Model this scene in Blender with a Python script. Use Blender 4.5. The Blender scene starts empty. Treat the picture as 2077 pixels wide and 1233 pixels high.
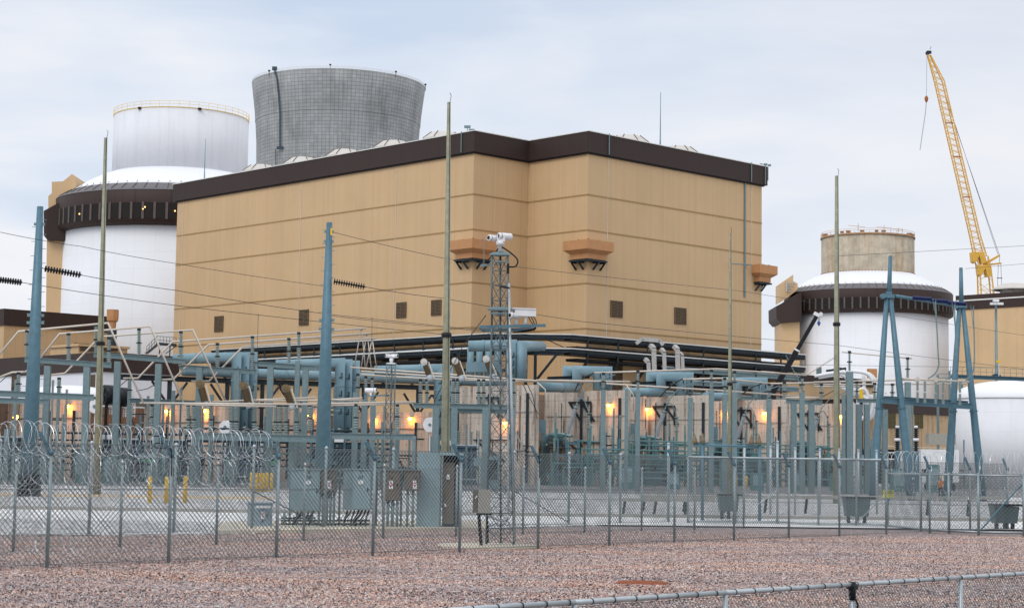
import bpy, bmesh, math, random
from mathutils import Vector as V, Matrix, Euler
random.seed(7)
S = bpy.context.scene
COL = S.collection
# ---------------------------------------------------------------- camera
F = 3656.2; PITCH = 0.0883; ROLL = 0.0150; EYE = V((0, 0, 2.3))
_f = V((0, math.cos(PITCH), math.sin(PITCH))); _r = V((1, 0, 0)); _u = _r.cross(_f)
CR = _r*math.cos(ROLL) + _u*math.sin(ROLL); CU = -_r*math.sin(ROLL) + _u*math.cos(ROLL); CF = _f
cd = bpy.data.cameras.new('camera'); cam = bpy.data.objects.new('camera', cd); COL.objects.link(cam)
cd.sensor_width = 36; cd.lens = 36*F/2077; cd.clip_end = 6000; cd.clip_start = 0.5
m = Matrix((CR, CU, -CF)).transposed().to_4x4(); m.translation = EYE; cam.matrix_world = m
S.camera = cam
# ---------------------------------------------------------------- light
SUN_EL, SUN_AZ = 48, 215      # compass degrees from +Y, clockwise
W = bpy.data.worlds.new('World'); S.world = W; W.use_nodes = True
nt = W.node_tree; nt.nodes.clear()
def N(t, k, **kw):
    n = t.nodes.new(k)
    for a, b in kw.items():
        if a.startswith('i_'): n.inputs[a[2:].replace('_', ' ')].default_value = b
        else: setattr(n, a, b)
    return n
sky = N(nt, 'ShaderNodeTexSky', sky_type='NISHITA', sun_disc=False)
sky.sun_elevation = math.radians(SUN_EL); sky.sun_rotation = math.radians(SUN_AZ)
tc = N(nt, 'ShaderNodeTexCoord'); sep = N(nt, 'ShaderNodeSeparateXYZ'); nt.links.new(tc.outputs['Generated'], sep.inputs[0])
mp = N(nt, 'ShaderNodeMapping'); mp.inputs['Scale'].default_value = (2.4, 2.4, 8.5); mp.inputs['Rotation'].default_value = (0, math.radians(6), 0)
nt.links.new(tc.outputs['Generated'], mp.inputs[0])
n1 = N(nt, 'ShaderNodeTexNoise'); n1.inputs['Scale'].default_value = 1.6; n1.inputs['Detail'].default_value = 5; n1.inputs['Roughness'].default_value = .52; n1.inputs['Distortion'].default_value = .25
nt.links.new(mp.outputs[0], n1.inputs['Vector'])
rp = N(nt, 'ShaderNodeValToRGB'); nt.links.new(n1.outputs['Fac'], rp.inputs[0])
rp.color_ramp.elements[0].position = .34; rp.color_ramp.elements[0].color = (.60, .70, .855, 1)
rp.color_ramp.elements[1].position = .66; rp.color_ramp.elements[1].color = (.96, .94, .955, 1)
e = rp.color_ramp.elements.new(.5); e.color = (.775, .83, .925, 1)
# warmer and paler toward the east (right), bluer to the left
wm = N(nt, 'ShaderNodeMapRange'); wm.inputs['From Min'].default_value = -.1; wm.inputs['From Max'].default_value = .3
nt.links.new(sep.outputs['X'], wm.inputs['Value'])
wmul = N(nt, 'ShaderNodeMath', operation='MULTIPLY'); wmul.inputs[1].default_value = .6; nt.links.new(wm.outputs[0], wmul.inputs[0])
mw = N(nt, 'ShaderNodeMixRGB'); mw.inputs['Color2'].default_value = (.875, .87, .90, 1)
nt.links.new(wmul.outputs[0], mw.inputs['Fac']); nt.links.new(rp.outputs[0], mw.inputs['Color1'])
# overcast: brighter overhead
br = N(nt, 'ShaderNodeMapRange'); br.inputs['From Min'].default_value = .3; br.inputs['From Max'].default_value = 1
br.inputs['To Min'].default_value = 8.8; br.inputs['To Max'].default_value = 13.5
nt.links.new(sep.outputs['Z'], br.inputs['Value'])
vm = N(nt, 'ShaderNodeVectorMath', operation='SCALE'); nt.links.new(mw.outputs[0], vm.inputs[0]); nt.links.new(br.outputs[0], vm.inputs['Scale'])
mx = N(nt, 'ShaderNodeMixRGB'); mx.inputs['Fac'].default_value = .93
nt.links.new(sky.outputs[0], mx.inputs['Color1']); nt.links.new(vm.outputs[0], mx.inputs['Color2'])
bg = N(nt, 'ShaderNodeBackground'); bg.inputs['Strength'].default_value = .1
nt.links.new(mx.outputs[0], bg.inputs[0])
wo = N(nt, 'ShaderNodeOutputWorld'); nt.links.new(bg.outputs[0], wo.inputs[0])
sd = bpy.data.lights.new('sun', 'SUN'); sd.energy = 1.0; sd.angle = math.radians(28); sd.color = (1, .95, .88)
so = bpy.data.objects.new('sun', sd); COL.objects.link(so)
_az = math.radians(SUN_AZ); _el = math.radians(SUN_EL)
sdir = V((math.sin(_az)*math.cos(_el), math.cos(_az)*math.cos(_el), math.sin(_el)))
so.rotation_euler = sdir.to_track_quat('Z', 'Y').to_euler()
S.view_settings.view_transform = 'Standard'; S.view_settings.look = 'None'; S.view_settings.gamma = 1
S.view_settings.use_curve_mapping = False; S.view_settings.exposure = 0.22
# ---------------------------------------------------------------- pixel -> world helpers
def ray(px, py): return CR*((px-1038.5)/F) - CU*((py-616.5)/F) + CF
def at(px, py, Y): d = ray(px, py); return EYE + d*(Y/d.y)
def gnd(px, py, z=0.): d = ray(px, py); return EYE + d*((z-EYE.z)/d.z)
def onp(px, py, P0, n): d = ray(px, py); return EYE + d*((P0-EYE).dot(n)/d.dot(n))
def pxof(P): q = P-EYE; z = q.dot(CF); return 1038.5+F*q.dot(CR)/z, 616.5-F*q.dot(CU)/z
def along(P0, d, px):       # distance s so that P0+s*d projects on column px
    lo, hi = -400., 400.
    n = ray(px, 300).cross(ray(px, 1000))
    return (EYE-P0).dot(n)/d.dot(n)
Z = V((0, 0, 1))
TH = .7682
U = V((-math.sin(TH), math.cos(TH), 0)); T = V((math.cos(TH), math.sin(TH), 0))   # hall directions: U away left, T away right
# ---------------------------------------------------------------- mesh builder
class MB:
    def __init__(s): s.v = []; s.f = []; s.m = []; s.k = 0; s.sm = []; s.smooth = False; s.cuts = []
    def nx(s):                      # the next shapes are a piece of their own
        if s.f and (not s.cuts or s.cuts[-1] != (len(s.v), len(s.f))): s.cuts.append((len(s.v), len(s.f)))
        return s
    def pieces(s):
        if not s.cuts: return [s]
        c = [(0, 0)]+[q for q in s.cuts if q[1] < len(s.f)]+[(len(s.v), len(s.f))]; out = []
        for (v0, f0), (v1, f1) in zip(c, c[1:]):
            m = MB(); m.v = s.v[v0:v1]; m.f = [[i-v0 for i in f] for f in s.f[f0:f1]]; m.m = s.m[f0:f1]; m.sm = s.sm[f0:f1]; out.append(m)
        return out
    def add(s, vs, fs):
        o = len(s.v); s.v += [V(x) for x in vs]
        for f in fs: s.f.append([i+o for i in f]); s.m.append(s.k); s.sm.append(s.smooth)
        return s
    def ob(s, o, a, b, c):          # parallelepiped from corner o
        o = V(o); p = [o, o+a, o+a+b, o+b, o+c, o+a+c, o+a+b+c, o+b+c]
        return s.add(p, [(0,3,2,1),(4,5,6,7),(0,1,5,4),(1,2,6,5),(2,3,7,6),(3,0,4,7)])
    def box(s, c, sx, sy, sz, ax=None, ay=None, az=None):   # centred
        ax = ax or V((1,0,0)); ay = ay or V((0,1,0)); az = az or Z
        return s.ob(V(c)-ax*sx/2-ay*sy/2-az*sz/2, ax*sx, ay*sy, az*sz)
    def bar(s, a, b, w, h=None):
        a, b = V(a), V(b); d = (b-a); L = d.length; d.normalize(); h = h or w
        up = Z if abs(d.z) < .95 else V((0,1,0)); x = d.cross(up).normalized(); y = x.cross(d)
        return s.ob(a-x*w/2-y*h/2, d*L, x*w, y*h)
    def ibeam(s, a, b, w, h):       # I section with vertical web
        a, b = V(a), V(b); d = (b-a); L = d.length; d.normalize()
        up = Z if abs(d.z) < .95 else V((0,1,0)); x = d.cross(up).normalized(); y = x.cross(d); t = h*.1
        s.ob(a-x*w/2-y*h/2, d*L, x*w, y*t); s.ob(a-x*w/2+y*(h/2-t), d*L, x*w, y*t)
        return s.ob(a-x*t/2-y*(h/2-t), d*L, x*t, y*(h-2*t))
    def cyl(s, a, b, r, r2=None, n=8, caps=True):
        return s.rings([(V(a), r), (V(b), r if r2 is None else r2)], n, caps)
    def rings(s, pr, n=8, caps=True):
        d0 = (pr[-1][0]-pr[0][0]).normalized(); up = Z if abs(d0.z) < .9 else V((0,1,0))
        x = d0.cross(up).normalized(); y = x.cross(d0); vs = []; fs = []
        for p, r in pr:
            for i in range(n):
                a = 2*math.pi*i/n; vs.append(p + x*(r*math.cos(a)) + y*(r*math.sin(a)))
        for k in range(len(pr)-1):
            for i in range(n):
                j = (i+1) % n; fs.append((k*n+i, k*n+j, (k+1)*n+j, (k+1)*n+i))
        o = s.smooth; s.smooth = n > 6; s.add(vs, fs)
        s.smooth = False
        if caps: b = len(s.v)-len(vs); q = len(vs)-n; s.add([], []); s.f.append([b+i for i in range(n)][::-1]); s.m.append(s.k); s.sm.append(False); s.f.append([b+q+i for i in range(n)]); s.m.append(s.k); s.sm.append(False)
        s.smooth = o; return s
    def path(s, pts, r, n=6, closed=False):
        pts = [V(p) for p in pts]; vs = []; fs = []; N_ = len(pts)
        def sd(i): q = pts[(i+1) % N_]-pts[i % N_]; return q.normalized() if q.length > 1e-9 else Z
        v = sd(-1) if closed else sd(0); up = Z if abs(v.z) < .9 else V((0,1,0)); x = v.cross(up).normalized(); y = x.cross(v)
        for i, p in enumerate(pts):
            w = sd(i) if (closed or i < N_-1) else v
            m = (v+w) if i or closed else v
            m = m.normalized() if m.length > 1e-6 else v
            k = max(.35, v.dot(m))
            for j in range(n):
                a = 2*math.pi*(j+.5)/n; o = x*(r*math.cos(a))+y*(r*math.sin(a)); vs.append(p+o-v*(o.dot(m)/k))
            q = v.rotation_difference(w); x = q @ x; y = q @ y; v = w
        R = N_ if closed else N_-1
        for k in range(R):
            for j in range(n):
                l = (j+1) % n; q = (k+1) % N_; fs.append((k*n+j, k*n+l, q*n+l, q*n+j))
        if not closed: fs.append(tuple(range(n))[::-1]); fs.append(tuple((N_-1)*n+j for j in range(n)))
        o = s.smooth; s.smooth = n > 6; s.add(vs, fs); s.smooth = o; return s
    def lathe(s, c, prof, n=32, caps=True, a0=0.):
        c = V(c); vs = []; fs = []
        for r, z in prof:
            for i in range(n): a = a0+2*math.pi*i/n; vs.append(c+V((r*math.cos(a), r*math.sin(a), z)))
        for k in range(len(prof)-1):
            for i in range(n): j = (i+1) % n; fs.append((k*n+i, k*n+j, (k+1)*n+j, (k+1)*n+i))
        if caps: fs.append(tuple(range(n))[::-1]); q = (len(prof)-1)*n; fs.append(tuple(q+i for i in range(n)))
        o = s.smooth; s.smooth = n > 10; s.add(vs, fs); s.smooth = o; return s
    def prism(s, poly, ext):        # poly: list of points, extruded by vector
        n = len(poly); p = [V(x) for x in poly]; vs = p+[x+ext for x in p]
        return s.add(vs, [tuple(range(n))[::-1], tuple(range(n, 2*n))]+[(i, (i+1) % n, n+(i+1) % n, n+i) for i in range(n)])
    def quad(s, a, b, c, d): return s.add([a, b, c, d], [(0,1,2,3)])
    def insulator(s, a, b, r, n=9, sheds=None, core=.55):  # ribbed post
        a, b = V(a), V(b); L = (b-a).length; k = sheds or max(4, int(L/(r*.75))); pr = [(a, r*core)]
        for i in range(k):
            t = (i+.5)/k; q = a.lerp(b, t-.22/k); w = a.lerp(b, t+.22/k)
            pr += [(a.lerp(b, t-.26/k), r*core), (q, r), (w, r*.9), (a.lerp(b, t+.26/k), r*core)]
        pr.append((b, r*core)); return s.rings(pr, n)
INV = {}
def mesh(mb, mats, inv=None, name='mesh'):
    me = bpy.data.meshes.new(name)
    vs = [inv @ x for x in mb.v] if inv else mb.v
    me.from_pydata([tuple(x) for x in vs], [], mb.f)
    if not isinstance(mats, (list, tuple)): mats = [mats]
    for q in mats: me.materials.append(q)
    for i, p in enumerate(me.polygons): p.material_index = mb.m[i]; p.use_smooth = mb.sm[i]
    bm = bmesh.new(); bm.from_mesh(me); bmesh.ops.recalc_face_normals(bm, faces=bm.faces); bm.to_mesh(me); bm.free()
    return me
USED = set()
def tag(o, label, cat, group=None):
    assert label not in USED or group, label
    assert 4 <= len(label.split()) <= 16, label
    USED.add(label); o['label'] = label; o['category'] = cat
    if group: o['group'] = group
    return o
def thing(name, label, cat, loc, rz=0., group=None):
    o = bpy.data.objects.new(name, None); COL.objects.link(o); o.location = loc; o.rotation_euler = (0, 0, rz)
    o.empty_display_size = .3; INV[o.name] = (Matrix.Translation(V(loc)) @ Matrix.Rotation(rz, 4, 'Z')).inverted()
    return tag(o, label, cat, group)
def part(par, name, mb, mats, label=None):
    if mb.cuts:
        r = [part(par, name, q, mats, label) for q in mb.pieces()]; return r[0]
    inv = INV[par.name]; me = mesh(mb, mats, inv, name)
    o = bpy.data.objects.new(name, me); COL.objects.link(o); o.parent = par; INV[o.name] = inv
    if label: o['label'] = label
    return o
def solo(name, mb, mats, label, cat, group=None):
    xs = [p.x for p in mb.v]; ys = [p.y for p in mb.v]; zs = [p.z for p in mb.v]
    b = V(((min(xs)+max(xs))/2, (min(ys)+max(ys))/2, min(zs)))
    me = mesh(mb, mats, Matrix.Translation(-b), name); o = bpy.data.objects.new(name, me); COL.objects.link(o); o.location = b
    return tag(o, label, cat, group)
def struct(name, mb, mats, kind='structure'):
    me = mesh(mb, mats, None, name); o = bpy.data.objects.new(name, me); COL.objects.link(o); o['kind'] = kind; return o
def dup(root, label, off, group=None):
    def rec(o, par):
        c = o.copy(); COL.objects.link(c); c.parent = par
        for ch in o.children: rec(ch, c)
        return c
    r = rec(root, None); r.location = root.location+off
    USED.add(label); r['label'] = label
    if group: r['group'] = group
    return r
def text(par, txt, size, c, right, up, mat, name='lettering'):
    cu = bpy.data.curves.new('t', 'FONT'); cu.body = txt; cu.size = size; cu.align_x = 'CENTER'; cu.align_y = 'CENTER'; cu.extrude = .004
    ob = bpy.data.objects.new('t', cu); COL.objects.link(ob)
    me = bpy.data.meshes.new_from_object(ob.evaluated_get(bpy.context.evaluated_depsgraph_get()))
    bpy.data.objects.remove(ob); bpy.data.curves.remove(cu)
    n = right.cross(up); M = Matrix((right, up, n)).transposed().to_4x4(); M.translation = c
    me.transform(INV[par.name] @ M); me.materials.clear(); me.materials.append(mat)
    o = bpy.data.objects.new(name, me); COL.objects.link(o); o.parent = par; INV[o.name] = INV[par.name]; return o
# ---------------------------------------------------------------- materials
def srgb(r, g, b): return tuple(((c/255)/12.92 if c/255 <= .04045 else (((c/255)+.055)/1.055)**2.4) for c in (r, g, b))+(1,)
def M_(name, col, rough=.6, metal=0., var=.12, scale=1.5, streak=0., stcol=None, stscale=1., bump=0., bscale=20, emit=None, estr=0):
    mt = bpy.data.materials.new(name); mt.use_nodes = True; t = mt.node_tree; b = t.nodes['Principled BSDF']
    L = t.links; b.inputs['Roughness'].default_value = rough; b.inputs['Specular IOR Level'].default_value = .22; b.inputs['Metallic'].default_value = metal
    if emit:
        b.inputs['Base Color'].default_value = col; b.inputs['Emission Color'].default_value = emit; b.inputs['Emission Strength'].default_value = estr; return mt
    g = N(t, 'ShaderNodeNewGeometry')
    n = N(t, 'ShaderNodeTexNoise'); n.inputs['Scale'].default_value = scale; n.inputs['Detail'].default_value = 6; n.inputs['Roughness'].default_value = .62
    L.new(g.outputs['Position'], n.inputs['Vector'])
    mr = N(t, 'ShaderNodeMapRange'); mr.inputs['From Min'].default_value = .25; mr.inputs['From Max'].default_value = .75
    mr.inputs['To Min'].default_value = 1-var; mr.inputs['To Max'].default_value = 1+var; L.new(n.outputs['Fac'], mr.inputs['Value'])
    vs = N(t, 'ShaderNodeVectorMath', operation='SCALE'); vs.inputs[0].default_value = col[:3]; L.new(mr.outputs[0], vs.inputs['Scale'])
    out = vs.outputs[0]
    if streak:
        mp = N(t, 'ShaderNodeMapping'); mp.inputs['Scale'].default_value = (stscale, stscale, stscale*.07); L.new(g.outputs['Position'], mp.inputs[0])
        n2 = N(t, 'ShaderNodeTexNoise'); n2.inputs['Scale'].default_value = 1.; n2.inputs['Detail'].default_value = 5; n2.inputs['Roughness'].default_value = .7; L.new(mp.outputs[0], n2.inputs['Vector'])
        r2 = N(t, 'ShaderNodeMapRange'); r2.inputs['From Min'].default_value = .5; r2.inputs['From Max'].default_value = .72; r2.inputs['To Max'].default_value = streak; L.new(n2.outputs['Fac'], r2.inputs['Value'])
        mi = N(t, 'ShaderNodeMixRGB'); mi.inputs['Color2'].default_value = stcol or (col[0]*.4, col[1]*.38, col[2]*.35, 1); L.new(r2.outputs[0], mi.inputs['Fac']); L.new(out, mi.inputs['Color1']); out = mi.outputs[0]
    L.new(out, b.inputs['Base Color'])
    if bump:
        n3 = N(t, 'ShaderNodeTexNoise'); n3.inputs['Scale'].default_value = bscale; n3.inputs['Detail'].default_value = 3; L.new(g.outputs['Position'], n3.inputs['Vector'])
        bp = N(t, 'ShaderNodeBump'); bp.inputs['Strength'].default_value = bump; bp.inputs['Distance'].default_value = .05; L.new(n3.outputs['Fac'], bp.inputs['Height']); L.new(bp.outputs[0], b.inputs['Normal'])
    return mt
def coordST(t):  # s+t coordinate along hall walls -> value
    g = N(t, 'ShaderNodeNewGeometry'); d = N(t, 'ShaderNodeVectorMath', operation='DOT_PRODUCT'); d.inputs[1].default_value = tuple(U+T)
    t.links.new(g.outputs['Position'], d.inputs[0]); return g, d.outputs['Value']
def math_(t, op, a, b=None):
    n = N(t, 'ShaderNodeMath', operation=op)
    for i, x in enumerate((a, b)):
        if x is None: continue
        if isinstance(x, (int, float)): n.inputs[i].default_value = x
        else: t.links.new(x, n.inputs[i])
    return n.outputs[0]
def siding(name, col, w=.62, line=.82, dark=.045):
    mt = M_(name, col, .55, 0, .06, .12, .22, (col[0]*.78, col[1]*.76, col[2]*.72, 1), .35); t = mt.node_tree; b = t.nodes['Principled BSDF']; src = b.inputs['Base Color'].links[0].from_socket
    g, s = coordST(t); q = math_(t, 'DIVIDE', s, w); fr = math_(t, 'FRACT', q); ln = math_(t, 'LESS_THAN', fr, .14)
    fl = math_(t, 'FLOOR', q); wn = N(t, 'ShaderNodeTexWhiteNoise', noise_dimensions='1D'); t.links.new(fl, wn.inputs['W'])
    big = math_(t, 'FRACT', math_(t, 'DIVIDE', s, w*9)); ln2 = math_(t, 'LESS_THAN', big, .012)
    sc = math_(t, 'SUBTRACT', math_(t, 'ADD', math_(t, 'MULTIPLY', wn.outputs['Value'], .05), .975), math_(t, 'ADD', math_(t, 'MULTIPLY', ln, dark), math_(t, 'MULTIPLY', ln2, .15)))
    v = N(t, 'ShaderNodeVectorMath', operation='SCALE'); t.links.new(src, v.inputs[0]); t.links.new(sc, v.inputs['Scale']); t.links.new(v.outputs[0], b.inputs['Base Color'])
    return mt
def gridmat(name, col, cx, cy, nseg, dz, linew=.07, lz=.07, dark=.45, tile=.02, **kw):   # curved concrete with a form grid
    mt = M_(name, col, .85, **kw); t = mt.node_tree; b = t.nodes['Principled BSDF']; src = b.inputs['Base Color'].links[0].from_socket
    g = N(t, 'ShaderNodeNewGeometry'); sp = N(t, 'ShaderNodeSeparateXYZ'); t.links.new(g.outputs['Position'], sp.inputs[0])
    an = math_(t, 'ARCTAN2', math_(t, 'SUBTRACT', sp.outputs['Y'], cy), math_(t, 'SUBTRACT', sp.outputs['X'], cx))
    qa = math_(t, 'MULTIPLY', an, nseg/(2*math.pi)); qz = math_(t, 'DIVIDE', sp.outputs['Z'], dz)
    l = math_(t, 'MAXIMUM', math_(t, 'LESS_THAN', math_(t, 'FRACT', qa), linew), math_(t, 'LESS_THAN', math_(t, 'FRACT', qz), lz))
    cb = N(t, 'ShaderNodeCombineXYZ'); t.links.new(math_(t, 'FLOOR', qa), cb.inputs[0]); t.links.new(math_(t, 'FLOOR', qz), cb.inputs[1])
    wn = N(t, 'ShaderNodeTexWhiteNoise'); t.links.new(cb.outputs[0], wn.inputs['Vector'])
    sc = math_(t, 'MULTIPLY', math_(t, 'SUBTRACT', 1., math_(t, 'MULTIPLY', l, dark)), math_(t, 'ADD', 1-tile/2, math_(t, 'MULTIPLY', wn.outputs['Value'], tile)))
    v = N(t, 'ShaderNodeVectorMath', operation='SCALE'); t.links.new(src, v.inputs[0]); t.links.new(sc, v.inputs['Scale']); t.links.new(v.outputs[0], b.inputs['Base Color'])
    return mt
TAN = siding('tan_siding', (.61, .42, .235, 1)); BROWN = siding('brown_siding', (.047, .030, .026, 1), .62, .8, .15)
SEAM = M_('seam', (.36, .235, .10, 1), .6); DARKB = M_('dark_soffit', (.018, .014, .013, 1), .7)
WHITE = M_('white_paint', (.80, .81, .84, 1), .45, 0, .03, .2, .07, (.62, .63, .66, 1), .5)
WHITE2 = M_('white_panel', (.74, .75, .79, 1), .5, 0, .04, .3, .10, (.5, .52, .56, 1), .8)
COPING = M_('coping', (.7, .69, .66, 1), .4)
DUCT = M_('duct_paint', (.20, .315, .365, 1), .38, 0, .08, .8, .12, (.1, .16, .19, 1), 1.5)
BLUEST = M_('blue_steel', (.105, .195, .245, 1), .5, .25, .16, 2.5, .3, (.06, .12, .15, 1), 3.)
GALV = M_('galvanised', (.19, .265, .28, 1), .5, .35, .18, 4, .25, (.12, .16, .17, 1), 4)
DKST = M_('dark_steel', (.03, .042, .05, 1), .55, .3, .25, 2)
RAIL = M_('rail_galv', (.42, .47, .49, 1), .42, .5, .15, 6)
WIRE = M_('fence_wire', (.15, .18, .19, 1), .5, .3, .1, 5); RAZ = M_('razor_wire', (.62, .66, .68, 1), .3, .7, .15, 30)
WOOD = M_('pole_wood', (.30, .30, .215, 1), .85, 0, .25, 2.5, .5, (.12, .115, .085, 1), 5, .4, 30)
ALU = M_('bus_aluminium', (.58, .52, .45, 1), .45, .25, .08, 3)
PORC = M_('porcelain_grey', (.26, .32, .31, 1), .3, 0, .1, 6); PORB = M_('porcelain_brown', (.17, .125, .07, 1), .3, 0, .2, 4)
PORW = M_('porcelain_pale', (.42, .47, .50, 1), .3, 0, .08, 6)
BLACK = M_('black', (.012, .014, .018, 1), .45, 0, .2, 4); NAVY = M_('navy_polymer', (.012, .02, .09, 1), .35)
TEAL = M_('teal_paint', (.10, .22, .225, 1), .42, 0, .2, 2, .3, (.04, .08, .085, 1), 3)
FRAMEB = M_('ring_frame', (.115, .092, .082, 1), .6); CAPB = M_('ring_cap', (.15, .14, .145, 1), .5); POSTM = M_('post_galv', (.26, .32, .335, 1), .5, .4, .18, 6); MASTM = M_('mast_galv', (.13, .17, .18, 1), .5, .4, .2, 5)
ORNG = M_('booth_orange', (.52, .265, .12, 1), .6, 0, .08, 1.5, .25, (.36, .16, .07, 1), 2)
CABG = M_('cabinet_greyblue', (.26, .37, .40, 1), .5, 0, .08, 2, .15); CABB = M_('cabinet_bronze', (.15, .125, .10, 1), .5, 0, .12, 3)
CABW = M_('cabinet_pale', (.36, .35, .31, 1), .5, 0, .1, 3)
RISER = M_('riser_galv', (.46, .45, .43, 1), .5, .2, .15, 3)
YEL = M_('safety_yellow', (.82, .50, .015, 1), .45, 0, .12, 6); CRANE = M_('crane_yellow', (.72, .42, .07, 1), .5, 0, .1, .5)
CRED = M_('crane_rust', (.36, .13, .04, 1), .6); RUST = M_('rust', (.24, .07, .03, 1), .85, 0, .4, 8, 0, None, 1, .5, 30)
CONC = M_('pad_concrete', (.56, .50, .40, 1), .85, 0, .12, 1.5, 0, None, 1, .2, 25)
WCAM = M_('camera_white', (.78, .79, .80, 1), .35); GLASS = M_('dark_glass', (.02, .022, .025, 1), .12)
LOUV = M_('louvre_bronze', (.15, .105, .065, 1), .6); VENTM = M_('vent_cream', (.56, .53, .49, 1), .5, 0, .06, .6)
PLAC = M_('placard', (.82, .82, .85, 1), .5); INK = M_('ink', (.015, .015, .015, 1), .7); REDP = M_('red_mark', (.5, .08, .09, 1), .6)
LAMPM = M_('lamp_glow', (.9, .5, .1, 1), emit=(1, .42, .04, 1), estr=20)
LAMPS = M_('lamp_soft', (.9, .7, .3, 1), emit=(1, .6, .2, 1), estr=3)
GREENP = M_('green_mark', (.03, .45, .12, 1), .5); HOSE = M_('white_hose', (.78, .79, .80, 1), .5, 0, .06, 1)
PANEL = M_('white_lattice', (.72, .73, .73, 1), .5)
# ================================================================ ground
def gravelmat(name, cols, sc, big=.25, ys=1.):
    mt = bpy.data.materials.new(name); mt.use_nodes = True; t = mt.node_tree; L = t.links; b = t.nodes['Principled BSDF']; b.inputs['Roughness'].default_value = .9
    g = N(t, 'ShaderNodeNewGeometry')
    m0 = N(t, 'ShaderNodeMapping'); m0.inputs['Scale'].default_value = (1, ys, 1); L.new(g.outputs['Position'], m0.inputs[0])
    vo = N(t, 'ShaderNodeTexVoronoi'); vo.inputs['Scale'].default_value = sc; L.new(m0.outputs[0], vo.inputs['Vector'])
    sp = N(t, 'ShaderNodeSeparateColor'); L.new(vo.outputs['Color'], sp.inputs[0])
    r = N(t, 'ShaderNodeValToRGB'); L.new(sp.outputs[0], r.inputs[0]); cr = r.color_ramp; cr.interpolation = 'CONSTANT'
    while len(cr.elements) < len(cols): cr.elements.new(.5)
    for i, (p, c) in enumerate(cols): cr.elements[i].position = p; cr.elements[i].color = c+(1,)
    n = N(t, 'ShaderNodeTexNoise'); n.inputs['Scale'].default_value = .22; n.inputs['Detail'].default_value = 6; n.inputs['Roughness'].default_value = .65
    mp = N(t, 'ShaderNodeMapping'); mp.inputs['Scale'].default_value = (.55, 1.6, 1); mp.inputs['Rotation'].default_value = (0, 0, math.radians(-8)); L.new(g.outputs['Position'], mp.inputs[0]); L.new(mp.outputs[0], n.inputs['Vector'])
    mr = N(t, 'ShaderNodeMapRange'); mr.inputs['From Min'].default_value = .3; mr.inputs['From Max'].default_value = .7; mr.inputs['To Min'].default_value = 1-big; mr.inputs['To Max'].default_value = 1+big; L.new(n.outputs['Fac'], mr.inputs['Value'])
    # gaps between stones stay dark
    v2 = N(t, 'ShaderNodeTexVoronoi', feature='DISTANCE_TO_EDGE'); v2.inputs['Scale'].default_value = sc; L.new(m0.outputs[0], v2.inputs['Vector'])
    m2 = N(t, 'ShaderNodeMapRange'); m2.inputs['From Max'].default_value = .12; m2.inputs['To Min'].default_value = .35; m2.inputs['To Max'].default_value = 1; L.new(v2.outputs['Distance'], m2.inputs['Value'])
    k = math_(t, 'MULTIPLY', mr.outputs[0], m2.outputs[0])
    v = N(t, 'ShaderNodeVectorMath', operation='SCALE'); L.new(r.outputs[0], v.inputs[0]); L.new(k, v.inputs['Scale']); L.new(v.outputs[0], b.inputs['Base Color'])
    bp = N(t, 'ShaderNodeBump'); bp.inputs['Strength'].default_value = .8; bp.inputs['Distance'].default_value = .03; L.new(v2.outputs['Distance'], bp.inputs['Height']); L.new(bp.outputs[0], b.inputs['Normal'])
    return mt
GRAV = gravelmat('pink_gravel', [(0, (.10, .095, .11)), (.14, (.23, .16, .145)), (.34, (.38, .265, .235)), (.58, (.48, .36, .325)), (.78, (.30, .275, .29)), (.9, (.62, .55, .51))], 17, .28)
YARD = gravelmat('grey_gravel', [(0, (.30, .30, .30)), (.2, (.52, .51, .50)), (.5, (.66, .65, .63)), (.85, (.76, .75, .73))], 7, .22, .3)
ROAD = M_('yard_road', (.70, .69, .67, 1), .85, 0, .1, .3, 0, None, 1, .15, 12)
KERB = M_('kerb_concrete', (.36, .34, .30, 1), .85, 0, .15, .8); SAND = M_('sandy_strip', (.56, .42, .26, 1), .9, 0, .2, .7)
g = MB(); NX, NY = 60, 70     # near gravel: a gently rutted sheet
def gz(x, y):
    fade = max(0, min(1, (60-y)/12)); return fade*(.045*math.sin(x*.55+y*.2)*math.sin(y*.37+1)+.08*math.exp(-((y-27-.25*x)/.9)**2)-.08*math.exp(-((y-29-.25*x)/.8)**2)+.08*math.exp(-((y-33.5-.2*x)/.7)**2)-.05*math.exp(-((y-20.5-.12*x)/.7)**2)+.05*math.exp(-((y-22-.12*x)/.7)**2)-.07*math.exp(-((y-38-.1*x)/.8)**2)+.06*math.exp(-((y-36.8-.1*x)/.6)**2)) - .02*fade
vs = []; fs = []
for j in range(NY+1):
    y = 6+(j/NY)**1.0*56
    for i in range(NX+1):
        x = -30+60*i/NX; vs.append((x, y, gz(x, y) if 0 < i < NX and 0 < j < NY else -.02))
for j in range(NY):
    for i in range(NX): a = j*(NX+1)+i; fs.append((a, a+1, a+NX+2, a+NX+1))
g.smooth = True; g.add(vs, fs); g.smooth = False
struct('gravel', g, GRAV)
g = MB()   # the rest of the near gravel and the land out to the horizon
for x0, x1, y0, y1 in ((-400, 400, -60, 6), (-400, -30, 6, 62), (30, 400, 6, 62)): g.quad((x0, y0, -.02), (x1, y0, -.02), (x1, y1, -.02), (x0, y1, -.02))
a = gnd(0, 1087); b_ = gnd(430, 1084); c = gnd(1000, 1072); d = gnd(1400, 1060); e_ = gnd(2077, 1072); EDGE = [V((-400, a.y-2, 0)), a, b_, c, d, e_, V((400, e_.y+4, 0))]
struct('gravel_verge', g, GRAV)
g = MB(); g.quad((-400, 62, -.02), (400, 62, -.02), (400, 92, -.02), (-400, 92, -.02)); struct('gravel_strip', g, GRAV)
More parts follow.
